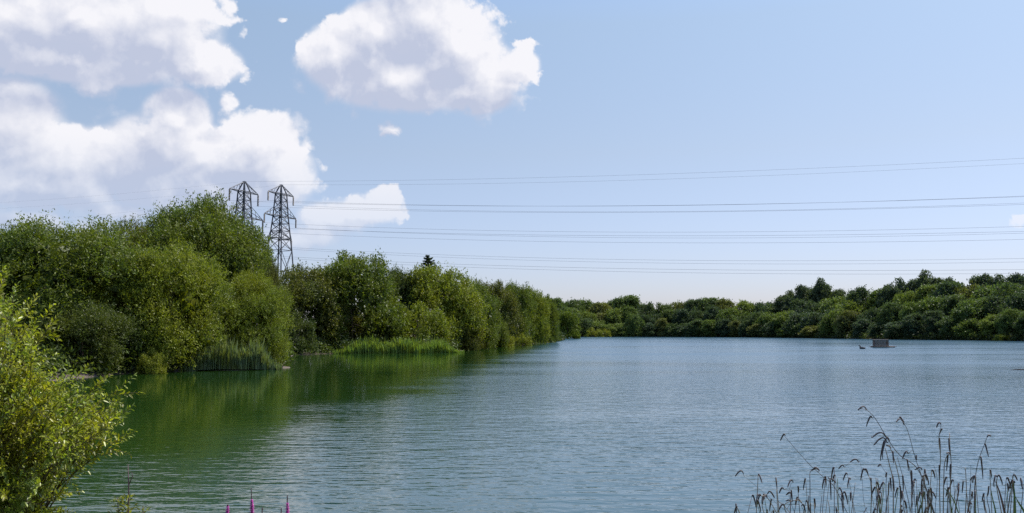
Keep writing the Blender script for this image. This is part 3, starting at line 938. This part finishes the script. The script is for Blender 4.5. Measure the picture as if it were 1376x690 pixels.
# ------------------------------------------------------------------ foreground willow bush
def fg_bush():
    rng = np.random.default_rng(77)
    D = 8.2
    basep = P(-70, 800, D); bz = gz(basep.x, basep.y)
    root = empty('willow_bush', (basep.x, basep.y, bz))
    tag(root, 'bright yellow-green willow bush with narrow leaves at the lower left corner', 'bush')
    org = np.array([basep.x, basep.y, bz])
    # outline targets: px, py reached by leafy branch ends
    OUT = [(2, 376), (18, 400), (40, 416), (58, 430), (62, 446), (50, 462), (52, 486), (76, 500), (102, 508), (128, 520), (158, 526), (135, 540),
           (156, 562), (142, 578), (158, 594), (132, 602), (95, 612), (125, 588), (105, 560), (80, 545), (50, 520), (20, 470), (0, 430), (66, 640), (74, 668), (90, 630)]
    tips = []
    for (px, py) in OUT:
        tips.append((px, py, D + rng.uniform(-0.5, 0.3)))
    POLY = [(-60, 345), (-10, 380), (10, 415), (45, 450), (40, 490), (90, 520), (145, 535), (140, 585), (105, 590), (75, 630), (65, 715), (-60, 735)]
    def inside(x, y):
        c = False
        for (x0, y0), (x1, y1) in zip(POLY, POLY[1:] + POLY[:1]):
            if (y0 > y) != (y1 > y) and x < (x1 - x0) * (y - y0) / (y1 - y0) + x0: c = not c
        return c
    while len(tips) < 400:
        px, py = rng.uniform(-60, 185), rng.uniform(345, 735)
        if inside(px, py): tips.append((px, py, D + rng.uniform(-1.1, 1.0)))
    stem = MB(); C = []; Ld = []; Nn = []; LL = []; TT = []
    heads = [np.array([basep.x + rng.uniform(-.4, .5), basep.y + rng.uniform(-.5, .5), bz + rng.uniform(0.1, 0.3)]) for _ in range(14)]
    for (px, py, d) in tips:
        tp = np.array(P(px, py, d))
        s0 = heads[rng.integers(0, len(heads))]
        # a bough that climbs then arches outward
        mid = s0 * 0.45 + tp * 0.55; mid[2] = s0[2] + (tp[2] - s0[2]) * 0.62 + 0.12
        n = 12
        pts = []
        for j in range(n + 1):
            t = j / n
            pts.append((1 - t) ** 2 * s0 + 2 * t * (1 - t) * mid + t * t * tp)
        r0 = 0.011
        stem.tube([tuple(p - org) for p in pts], [r0 * (1 - 0.82 * j / n) for j in range(n + 1)], 5, False)
        ax = unit(tp - pts[-4])
        # side shoots on the outer half
        for sidx in range(8):
            t = rng.uniform(0.58, 1.0) if sidx else 1.0
            j = min(int(t * n), n - 1); p0 = pts[j] + (pts[j + 1] - pts[j]) * (t * n - j)
            loc = unit(pts[j + 1] - pts[j])
            a = unit(loc * 0.9 + rng.normal(size=3) * 0.55 + np.array([0, 0, 0.22])) if sidx else ax
            SLn = rng.uniform(0.12, 0.27)
            e = p0 + a * SLn + np.array([0, 0, -0.02])
            stem.tube([tuple(p0 - org), tuple((p0 + e) / 2 + np.array([0, 0, .01]) - org), tuple(e - org)], [0.0028, 0.0022, 0.001], 4, False)
            m_ = 13
            for q_ in range(m_):
                tt = (q_ + 0.5) / m_
                pp = p0 + (e - p0) * tt
                an = q_ * 2.4
                side = unit(np.cross(a, np.array([math.sin(an), math.cos(an), 0.3])))
                ld = unit(a * 0.75 + side * 0.85 + rng.normal(size=3) * 0.2)
                L = rng.uniform(0.046, 0.078) * (1.0 - 0.35 * tt)
                C.append(pp + ld * L * 0.5); Ld.append(ld); LL.append(L)
                Nn.append(unit(np.array([0, 0, 1.0]) + rng.normal(size=3) * 0.6)); TT.append(rng.random())
    C = np.array(C) - org; Ld = unit(np.array(Ld)); Nn = np.array(Nn); LL = np.array(LL)[:, None]
    side = unit(np.cross(Nn, Ld)); up = np.cross(Ld, side)
    W_ = LL * 0.17
    # eight-point folded lance leaf, drooping a little to the tip
    def pt(t, s, f): return C + Ld * LL * (t - 0.5) + side * W_ * s + up * (LL * (-0.10 * t * t) + W_ * f)
    V = np.stack([pt(0, 0, 0), pt(.3, -1, .35), pt(.3, 0, 0), pt(.3, 1, .35), pt(.68, -.8, .28), pt(.68, 0, 0), pt(.68, .8, .28), pt(1, 0, 0)], 1).reshape(-1, 3)
    b = np.arange(len(C))[:, None] * 8
    F4 = np.concatenate([b + np.array([1, 2, 5, 4]), b + np.array([2, 3, 6, 5])])
    F3 = np.concatenate([b + np.array([0, 2, 1]), b + np.array([0, 3, 2]), b + np.array([4, 5, 7]), b + np.array([5, 6, 7])])
    me = bpy.data.meshes.new('leaves')
    nv = len(V); nf = len(F4) + len(F3)
    me.vertices.add(nv); me.vertices.foreach_set('co', V.astype(np.float32).ravel())
    loops = np.concatenate([F4.ravel(), F3.ravel()]).astype(np.int32)
    me.loops.add(len(loops)); me.loops.foreach_set('vertex_index', loops)
    me.polygons.add(nf)
    starts = np.concatenate([np.arange(len(F4)) * 4, len(F4) * 4 + np.arange(len(F3)) * 3]).astype(np.int32)
    me.polygons.foreach_set('loop_start', starts)
    at = me.attributes.new('leaf_tint', 'FLOAT', 'FACE')
    T = np.array(TT); at.data.foreach_set('value', np.concatenate([T, T, T, T, T, T]).astype(np.float32))
    me.update(calc_edges=True); me.validate(); me.materials.append(M_BUSH)
    lv = link(bpy.data.objects.new('foliage', me), root); lv.color = (0.185, 0.24, 0.036, 1)
    stem.build('stems', M_TWIG, root, True)
fg_bush()

# ------------------------------------------------------------------ sedge clumps, lower right
def stem_mat(name, lo, hi, z0, z1):
    m, nt, out = new_mat(name)
    geo = nt.node('ShaderNodeNewGeometry')
    n = nt.noise(geo.outputs['Position'], 14.0, 4, 0.6)
    c = nt.mix(nt.mrange(n, 0.3, 0.7, 0, 1), c4(*lo), c4(*hi))
    bs = nt.node('ShaderNodeBsdfPrincipled'); nt.put(bs.inputs['Base Color'], c); bs.inputs['Roughness'].default_value = 0.6
    nt.l.new(bs.outputs[0], out.inputs[0]); return m
M_STEM = stem_mat('sedge_stem', (0.15, 0.10, 0.065), (0.36, 0.29, 0.18), 0, 1)
M_STEMD = stem_mat('sedge_stem_dark', (0.07, 0.06, 0.06), (0.16, 0.135, 0.11), 0, 1)
M_SPIKE = stem_mat('sedge_spike', (0.040, 0.030, 0.030), (0.10, 0.075, 0.065), 0, 1)
M_BLADE = stem_mat('sedge_blade', (0.05, 0.11, 0.02), (0.16, 0.22, 0.04), 0, 1)
M_BLADED = stem_mat('sedge_blade_dry', (0.10, 0.05, 0.045), (0.22, 0.13, 0.09), 0, 1)
srng = random.Random(3)
def spline(pts, n=14):
    out_ = []
    pts = [pts[0]] + list(pts) + [pts[-1]]
    for i in range(1, len(pts) - 2):
        p0, p1_, p2_, p3 = pts[i - 1:i + 3]
        for k in range(n):
            t = k / n
            out_.append(0.5 * ((2 * p1_) + (p2_ - p0) * t + (2 * p0 - 5 * p1_ + 4 * p2_ - p3) * t * t + (3 * p1_ - p0 - 3 * p2_ + p3) * t ** 3))
    out_.append(pts[-2]); return out_
def px_stem(root, pts, depth, r=0.0022, mat=None, spikes=(), tipdrop=True):
    """pts: pixel path, root end first. spikes: (px, py, px2, py2) hanging heads"""
    org = root.location
    w = [P(x, y, depth + srng.uniform(-.03, .03)) for x, y in pts]
    # carry the stem down to the soil
    b = w[0]; g = gz(b.x, b.y)
    pts3 = [Vector((b.x + srng.uniform(-.02, .02), b.y, g - 0.02))] + w if b.z > g + 0.03 else w
    sp_ = spline([p - org for p in pts3], 6)
    n = len(sp_)
    mb = MB(); mb.tube(sp_, [r * 1.7 * (1.15 - 0.6 * i / (n - 1)) for i in range(n)], 5)
    st = mb.build('stem', mat or M_STEM, root, True)
    for (x0, y0, x1, y1) in spikes:
        a = P(x0, y0, depth) - org; e = P(x1, y1, depth + srng.uniform(-.04, .04)) - org
        # attach to the closest point on the stem by a fine stalk
        near = min(sp_, key=lambda q_: (q_ - a).length)
        dx_ = e.x - a.x; hz_ = abs(dx_) * 0.5 + 0.006
        path = spline([a, a + Vector((dx_ * 0.25, 0, hz_ * 0.6)), a.lerp(e, 0.3) + Vector((dx_ * 0.28, 0, hz_ * 0.5)), a.lerp(e, 0.66) + Vector((dx_ * 0.25, 0, 0)), e], 5)
        k = len(path)
        sb = MB()
        if (near - a).length > 0.004: sb.tube([near, a], 0.0014, 4)
        sb.tube(path, [0.0016 + 0.0040 * math.sin(math.pi * min(1, 0.12 + 0.85 * i / (k - 1))) for i in range(k)], 6)
        sb.build('flower_spike', M_SPIKE, st, True)
    return st
def blade(root, pts, depth, w, mat):
    org = root.location
    sp_ = spline([P(x, y, depth) - org for x, y in pts], 6)
    n = len(sp_); vs = []; fs = []
    for i, p in enumerate(sp_):
        k = w * (1 - (i / (n - 1)) ** 2 * 0.93)
        t = (sp_[min(i + 1, n - 1)] - sp_[max(i - 1, 0)]).normalized()
        s = t.cross(Vector((0.2, 1, 0.1))).normalized()
        vs += [p - s * k, p + Vector((0, k * 0.5, -k * .3)), p + s * k]
        if i: b = 3 * i; fs += [(b - 3, b - 2, b + 1, b), (b - 2, b - 1, b + 2, b + 1)]
    mb = MB(); mb.add(vs, fs); return mb.build('blade', mat, root, True)
def sedge_root(px, depth, label):
    q = P(px, 760, depth)
    r = empty('sedge_plant', (q.x, q.y, gz(q.x, q.y)))
    return tag(r, label, 'plant')
Z = lambda x, y: (976 + x / 3.44, 530 + y / 3.44)
def zz(*a): return [Z(a[i], a[i + 1]) for i in range(0, len(a), 2)]
def zs4(*a): return [(*Z(a[i], a[i + 1]), *Z(a[i + 2], a[i + 3])) for i in range(0, len(a), 4)]

D1 = 6.6
sA = sedge_root(1035, D1, 'short sedge clump with curled brown heads, leftmost at the lower right')
px_stem(sA, zz(300, 640, 240, 560, 190, 480, 150, 470), D1, spikes=zs4(150, 470, 140, 510, 190, 478, 170, 500, 210, 490, 200, 540))
px_stem(sA, zz(330, 640, 300, 560, 270, 520, 240, 495), D1, mat=M_STEMD, spikes=zs4(270, 520, 240, 545, 300, 500, 275, 490))
px_stem(sA, zz(350, 640, 340, 550, 330, 430), D1, mat=M_STEMD, spikes=zs4(330, 430, 334, 455))
px_stem(sA, zz(345, 640, 320, 560, 290, 470, 300, 410), D1, r=.0012, mat=M_STEMD, spikes=zs4(310, 408, 285, 432, 300, 462, 275, 466, 265, 440, 245, 458))
px_stem(sA, zz(230, 640, 175, 550, 165, 480, 190, 462), D1, spikes=zs4(190, 462, 222, 480, 160, 470, 145, 510))
px_stem(sA, zz(300, 640, 280, 560, 270, 510, 320, 490, 350, 500), D1, mat=M_STEM, spikes=zs4(320, 495, 350, 505))
px_stem(sA, zz(420, 640, 300, 560, 120, 410, 75, 372), D1, r=.0009, mat=M_STEMD, spikes=zs4(80, 368, 40, 380))

sB = sedge_root(1105, D1, 'sedge with one long stem arching far to the left over a row of hanging heads')
px_stem(sB, zz(620, 640, 560, 550, 500, 430, 440, 375, 380, 320, 300, 230, 270, 195), D1, r=.0016, mat=M_STEMD,
        spikes=zs4(272, 192, 250, 215, 430, 355, 390, 348, 455, 385, 460, 430, 480, 400, 484, 490, 505, 410, 470, 380, 520, 440, 545, 490, 540, 460, 560, 510))
px_stem(sB, zz(390, 640, 388, 550, 387, 420, 390, 355, 430, 348), D1, mat=M_STEMD, spikes=zs4(400, 352, 430, 350))
px_stem(sB, zz(520, 640, 540, 550, 540, 480, 530, 455), D1, mat=M_STEM, spikes=zs4(535, 470, 540, 545))
px_stem(sB, zz(405, 640, 408, 550, 405, 490), D1, mat=M_STEM, spikes=zs4(405, 488, 410, 530))
px_stem(sB, zz(470, 640, 478, 550, 470, 490), D1, mat=M_STEM)

sC = sedge_root(1160, D1, 'middle sedge clump of short stems with pairs of drooping heads')
px_stem(sC, zz(640, 640, 600, 560, 575, 440, 560, 375), D1 + .3, r=.0013, mat=M_STEMD, spikes=zs4(560, 372, 540, 400, 575, 395, 562, 435))
px_stem(sC, zz(670, 640, 668, 550, 672, 430, 655, 370, 640, 352), D1 + .2, mat=M_STEM, spikes=zs4(640, 352, 622, 400, 668, 390, 672, 480, 640, 352, 655, 375))
px_stem(sC, zz(700, 640, 640, 520, 620, 320, 575, 312), D1 + .4, r=.0009, mat=M_STEMD, spikes=zs4(612, 316, 572, 310, 545, 338, 518, 345))
px_stem(sC, zz(705, 640, 700, 550, 703, 440, 700, 390), D1 + .2, mat=M_STEM, spikes=zs4(700, 440, 706, 480))
px_stem(sC, zz(580, 640, 570, 560, 565, 480, 555, 470), D1 + .2, r=.0014, mat=M_BLADE)
px_stem(sC, zz(745, 640, 742, 550, 738, 430, 742, 370), D1 + .3, mat=M_STEMD, spikes=zs4(742, 365, 736, 385, 715, 330, 700, 335))

sD = sedge_root(1225, D1, 'tallest sedge, its long stem bending left above the others')
px_stem(sD, zz(980, 640, 960, 545, 930, 450, 880, 340, 800, 280, 745, 205, 690, 115, 650, 74, 610, 68), D1, r=.0021, mat=M_STEMD,
        spikes=zs4(650, 74, 608, 70, 675, 112, 648, 150, 742, 205, 670, 196, 745, 225, 680, 235, 735, 225, 712, 310, 755, 215, 722, 300, 760, 250, 740, 232))
px_stem(sD, zz(970, 640, 955, 540, 900, 370, 872, 290, 845, 190, 825, 140, 800, 112), D1 + .1, r=.0017, mat=M_STEMD,
        spikes=zs4(822, 130, 785, 125, 800, 112, 822, 145, 878, 285, 880, 305, 905, 350, 870, 348, 840, 275, 815, 300))
px_stem(sD, zz(770, 640, 772, 550, 770, 400, 755, 330, 735, 250), D1 - .1, r=.0028, mat=M_STEM, spikes=zs4(772, 270, 774, 320, 770, 380, 778, 450, 757, 390, 762, 450))
px_stem(sD, zz(800, 640, 805, 550, 800, 400, 770, 280, 750, 235), D1 - .05, r=.0025, mat=M_STEM, spikes=zs4(815, 380, 818, 450, 800, 430, 808, 500))
px_stem(sD, zz(850, 640, 858, 550, 856, 430, 850, 360, 835, 300), D1, r=.0022, mat=M_STEMD, spikes=zs4(856, 355, 860, 425, 836, 305, 842, 355))
px_stem(sD, zz(830, 640, 850, 550, 820, 400, 790, 290), D1 + .1, r=.0018, mat=M_STEMD)
px_stem(sD, zz(905, 640, 905, 550, 910, 440, 915, 350), D1, r=.0026, mat=M_STEM, spikes=zs4(918, 350, 925, 400, 905, 395, 900, 470))
px_stem(sD, zz(880, 640, 875, 550, 870, 480, 865, 400), D1 + .15, r=.002, mat=M_STEMD)
px_stem(sD, zz(760, 640, 750, 560, 748, 470, 752, 400), D1, r=.0024, mat=M_STEM)
px_stem(sD, zz(935, 640, 945, 550, 945, 470, 940, 430), D1, r=.0022, mat=M_STEM, spikes=zs4(942, 440, 950, 500))

sE = sedge_root(1270, D1, 'upright sedge of two straight brown stems right of the tallest one')
px_stem(sE, zz(985, 640, 988, 550, 985, 400, 990, 290, 982, 215, 990, 165), D1, r=.0024, mat=M_STEM, spikes=zs4(985, 205, 990, 275, 998, 165, 982, 190, 985, 330, 985, 400, 992, 140, 972, 155))
px_stem(sE, zz(1005, 640, 1003, 550, 1005, 420, 1008, 330, 1020, 285, 1038, 275), D1, r=.0024, mat=M_STEM, spikes=zs4(1025, 285, 1018, 355, 1035, 280, 1020, 272))
px_stem(sE, zz(1040, 640, 1038, 550, 1036, 420, 1040, 340, 1034, 240, 1032, 180), D1, r=.0024, mat=M_STEM, spikes=zs4(1032, 210, 1034, 270, 1040, 330, 1036, 400))
px_stem(sE, zz(1090, 640, 1070, 540, 1040, 470, 1010, 435), D1, r=.003, mat=M_BLADE)
px_stem(sE, zz(1040, 640, 1045, 560, 1028, 470, 1015, 440), D1, r=.003, mat=M_BLADE)
px_stem(sE, zz(975, 640, 965, 550, 975, 400, 960, 330), D1 + .1, r=.0014, mat=M_STEMD)

sF = sedge_root(1312, D1, 'sedge with a thin stem hooked over at the top near the right edge')
px_stem(sF, zz(1150, 640, 1145, 550, 1150, 400, 1165, 310, 1190, 240, 1205, 200), D1, r=.0019, mat=M_STEMD, spikes=zs4(1195, 232, 1212, 290, 1175, 295, 1186, 392, 1205, 200, 1222, 190))
px_stem(sF, zz(1100, 640, 1105, 550, 1110, 440, 1105, 340), D1, r=.0026, mat=M_STEM, spikes=zs4(1095, 405, 1090, 458))
px_stem(sF, zz(1130, 640, 1122, 550, 1125, 450, 1135, 390, 1155, 388), D1, r=.0018, mat=M_STEMD, spikes=zs4(1155, 388, 1125, 398))
px_stem(sF, zz(1140, 640, 1130, 560, 1130, 420, 1130, 330), D1 + .1, r=.0012, mat=M_STEMD)

sG = sedge_root(1352, D1, 'thick dark sedge with green blades in the lower right corner')
px_stem(sG, zz(1215, 640, 1218, 550, 1205, 480, 1215, 430), D1, r=.0022, mat=M_STEMD, spikes=zs4(1212, 430, 1208, 470))
blade(sG, zz(1310, 660, 1285, 540, 1262, 450, 1240, 395), D1 - .1, 0.009, M_BLADED)
blade(sG, zz(1250, 660, 1245, 550, 1230, 480, 1220, 420), D1, 0.006, M_BLADE)
blade(sG, zz(1335, 660, 1335, 550, 1332, 460, 1325, 395), D1 - .05, 0.009, M_BLADE)
blade(sG, zz(1420, 660, 1380, 550, 1350, 500, 1335, 470), D1 - .1, 0.008, M_BLADE)
blade(sG, zz(1290, 660, 1300, 550, 1315, 450, 1330, 360), D1, 0.005, M_BLADE)
px_stem(sG, zz(1280, 640, 1272, 550, 1250, 430, 1252, 385), D1, r=.0026, mat=M_STEM, spikes=zs4(1252, 385, 1238, 430, 1252, 385, 1275, 420))
px_stem(sG, zz(1330, 640, 1328, 550, 1330, 440, 1322, 380), D1, r=.0026, mat=M_STEM, spikes=zs4(1325, 380, 1345, 400, 1335, 410, 1330, 470))
px_stem(sG, zz(1350, 640, 1360, 550, 1372, 430, 1362, 390), D1, r=.002, mat=M_STEMD, spikes=zs4(1362, 392, 1370, 440))
# short stems that only just reach into view
for i, rt in enumerate([sA, sB, sC, sD, sD, sE, sF, sG]):
    for k in range(11):
        bx = (rt.location.x / rt.location.y * FPX + 688) + srng.uniform(-38, 38)
        ty = srng.uniform(640, 688) if k < 10 else srng.uniform(622, 660)
        x1 = bx + srng.uniform(-8, 8)
        px_stem(rt, [(bx, 712), (bx, 695), (x1, ty)], D1 + srng.uniform(-.2, .3), r=srng.uniform(.0016, .0028), mat=srng.choice([M_STEM, M_STEMD, M_STEM, M_STEM, M_BLADE, M_BLADED]),
                spikes=[(x1, ty, x1 + srng.uniform(-6, 6), ty + srng.uniform(8, 16))] if srng.random() < .6 else ())

# ------------------------------------------------------------------ loosestrife
M_PINK = simple_mat('magenta_petals', (0.62, 0.05, 0.42), 0.6, 0.35, 60.0)
M_LSTEM = simple_mat('loosestrife_stem', (0.10, 0.055, 0.06), 0.7, 0.25, 30.0)
M_LLEAF = leaf_mat('loosestrife_leaves', 0.3, 0.3, 6.0)
def loosestrife(px, py, depth, bare, label, flower_len=0.16, lean=0.0, mat=M_PINK, leaves=10):
    q = P(px, py, depth); g = gz(q.x, q.y)
    root = empty('loosestrife', (q.x, q.y, g)); tag(root, label, 'flower', 'purple loosestrife at the bottom edge')
    H = q.z - g
    rr = random.Random(int(px * 7))
    path = [Vector((0, 0, -0.02)), Vector((0.01, 0, H * .5)), Vector((lean * .4, 0, H * .85)), Vector((lean, 0, H))]
    # bring the tip to the chosen pixel
    path = [p - Vector((lean, 0, 0)) * (p.z / H) for p in path]
    sp_ = spline(path, 8)
    mb = MB(); mb.tube(sp_, [0.004 * (1.1 - .8 * i / (len(sp_) - 1)) for i in range(len(sp_))], 6)
    mb.build('stem', M_LSTEM, root, True)
    def at(z):
        for a, b in zip(sp_, sp_[1:]):
            if a.z <= z <= b.z: return a.lerp(b, (z - a.z) / max(b.z - a.z, 1e-6))
        return sp_[-1]
    fm = MB(); bud = MB()
    n = 34
    for i in range(n):
        z = H - bare - flower_len * i / n
        c = at(z)
        for k in range(5):
            an = i * 1.1 + k * 1.257 + rr.uniform(-.2, .2)
            dv = Vector((math.cos(an), math.sin(an), 0.25))
            for pet in (-0.5, 0, 0.5):
                d2 = Vector((math.cos(an + pet * .9), math.sin(an + pet * .9), 0.2 + pet * .6)).normalized()
                s = d2.cross(Vector((0, 0, 1))).normalized() * 0.0036
                a = c + dv * 0.004; m_ = c + d2 * 0.010; e = c + d2 * ((0.012 + .012 * rr.random()) * (0.6 + 0.4 * min(1, i / 10)))
                fm.add([a, m_ - s, e, m_ + s], [(0, 1, 2, 3)])
    for i in range(16):
        z = H - bare * i / 15
        c = at(z); an = i * 2.4
        bud.tube([c, c + Vector((math.cos(an) * .006, math.sin(an) * .006, .006))], [0.0035, 0.0012], 5)
    fm.build('flowers', mat, root); bud.build('buds', M_LSTEM, root, True)
    C = []; L = []; N = []
    for i in range(leaves):
        z = H * (0.25 + 0.5 * i / leaves); an = i * 1.6
        for s in (0, math.pi):
            dv = np.array([math.cos(an + s), math.sin(an + s), 0.5]); dv /= np.linalg.norm(dv)
            c = at(z); C.append(np.array(c) + dv * 0.035); L.append(dv); N.append([0, 0, 1.0])
    C = np.array(C); L = np.array(L); N = np.array(N)
    V = leaf_quads(C, L, N, np.full(len(C), 0.035), np.full(len(C), 0.008))
    me = np_mesh('leaves', V, np.arange(len(V)).reshape(-1, 4), M_LLEAF, {'leaf_tint': np.random.default_rng(3).random(len(C))})
    o = link(bpy.data.objects.new('foliage', me), root); o.color = (0.12, 0.16, 0.03, 1)
loosestrife(337.5, 657, 6.8, 0.085, 'tallest purple loosestrife spike at the bottom edge, with a dark bent tip', lean=-0.02)
loosestrife(386, 667, 6.8, 0.055, 'purple loosestrife spike at the bottom edge, rightmost of the three in bloom', lean=-0.01)
loosestrife(306, 679, 6.9, 0.012, 'purple loosestrife at the bottom edge left of the tallest spike')
loosestrife(352.5, 683, 6.9, 0.05, 'short dark loosestrife bud right beside the tallest purple spike')
loosestrife(378, 684, 7.0, 0.05, 'short dark loosestrife bud left of the rightmost purple spike')

# leafy shoot with a dead tip beside the willow bush
def leafy_shoot(px, py, depth, label, n, colr, spread=0.11, H0=0.0, dead=True):
    q = P(px, py, depth); g = gz(q.x, q.y)
    root = empty('leafy_shoot', (q.x, q.y, g)); tag(root, label, 'plant')
    H = q.z - g
    rng = np.random.default_rng(int(px))
    mb = MB(); mb.tube([(0.03, 0, -.02), (0.02, 0, H * .5), (0.012, 0, H * .85), (0, 0, H)], [.006, .005, .0045, .002], 6)
    if dead:
        mb.tube([(0.012, 0, H * .86), (0.035, 0.01, H * .92), (0.03, 0, H * .95)], [.004, .003, .0015], 5)
    mb.build('stem', M_LSTEM, root, True)
    top = H * (0.80 if dead else 1.0)
    z = rng.uniform(0.15 * H, top, n); an = rng.uniform(0, 6.28, n); rr_ = rng.uniform(0.01, spread, n) * (1.05 - 0.5 * z / H)
    C = np.stack([np.cos(an) * rr_, np.sin(an) * rr_, z], 1)
    L = np.stack([np.cos(an), np.sin(an), rng.uniform(0, 1.2, n)], 1)
    N = rng.normal(size=(n, 3)) * .5 + [0, 0, 1]
    V = leaf_quads(C, L, unit(N), rng.uniform(0.014, 0.028, n), rng.uniform(.005, .009, n))
    me = np_mesh('leaves', V, np.arange(len(V)).reshape(-1, 4), M_BUSH, {'leaf_tint': rng.random(n)})
    o = link(bpy.data.objects.new('foliage', me), root); o.color = (*colr, 1)
leafy_shoot(172, 624, 7.0, 'leafy shoot with a bare pinkish-brown dead tip right of the willow bush', 420, (0.13, 0.17, 0.03))
leafy_shoot(158, 668, 7.0, 'low green shoot between the willow bush and the bare-tipped shoot', 300, (0.10, 0.14, 0.03), dead=False)
leafy_shoot(192, 680, 7.1, 'lowest green shoot, just right of the bare-tipped shoot', 260, (0.10, 0.14, 0.03), dead=False)

# ------------------------------------------------------------------ bank grass (kept low, under the frame)
def bank_grass():
    rng = np.random.default_rng(9); n = 26000
    X = rng.uniform(-9, 9, n); Y = rng.uniform(1.2, 10.0, n)
    Z = ground_z(X, Y)
    ok = Z > 0.06; X, Y, Z = X[ok], Y[ok], Z[ok]; n = len(X)
    lim = (EYE - 0.215 * Y) - Z - 0.06
    Hh = np.minimum(rng.uniform(0.12, 0.38, n), np.maximum(lim, 0.03))
    an = rng.uniform(0, 6.28, n); ln = rng.normal(size=(n, 2)) * 0.25; w = 0.005
    sx, sy = np.cos(an) * w, np.sin(an) * w
    V = np.stack([np.stack([X - sx, Y - sy, Z], 1), np.stack([X + sx, Y + sy, Z], 1),
                  np.stack([X + ln[:, 0] * Hh, Y + ln[:, 1] * Hh, Z + Hh], 1)], 1).reshape(-1, 3)
    o = link(bpy.data.objects.new('grass', np_mesh('grass', V, np.arange(len(V)).reshape(-1, 3), M_REED, {'leaf_tint': rng.random(n)})))
    o.color = (0.08, 0.12, 0.025, 1); tag(o, 'rough green grass on the near bank', 'grass', None, 'stuff')
bank_grass()

# ------------------------------------------------------------------ haze
HAZE = 0.0
if HAZE > 0:
    mb = MB(); mb.box((0, 0, 28), (5600, 5600, 64)); m, nt, out = new_mat('thin_air')
    pv = nt.node('ShaderNodeVolumePrincipled'); pv.inputs['Color'].default_value = (0.75, 0.86, 1, 1)
    pv.inputs['Density'].default_value = HAZE; pv.inputs['Anisotropy'].default_value = 0.3
    nt.l.new(pv.outputs[0], out.inputs['Volume'])
    o = mb.build('haze', m); tag(o, 'thin summer haze over the lake', 'haze', None, 'stuff')

# ------------------------------------------------------------------ render settings
scene.render.engine = 'CYCLES'
cy = scene.cycles
cy.max_bounces = 8; cy.diffuse_bounces = 3; cy.glossy_bounces = 3; cy.transmission_bounces = 4
cy.transparent_max_bounces = 4; cy.volume_bounces = 1
cy.caustics_reflective = False; cy.caustics_refractive = False
cy.sample_clamp_indirect = 6.0
cy.use_denoising = False
try: cy.denoiser = 'OPENIMAGEDENOISE'
except Exception: pass
cy.denoising_input_passes = 'RGB_ALBEDO_NORMAL'
vs = scene.view_settings
vs.view_transform = 'Standard'; vs.look = 'None'; vs.gamma = 1.0; vs.use_curve_mapping = False
vs.exposure = 0.5
scene.render.film_transparent = False
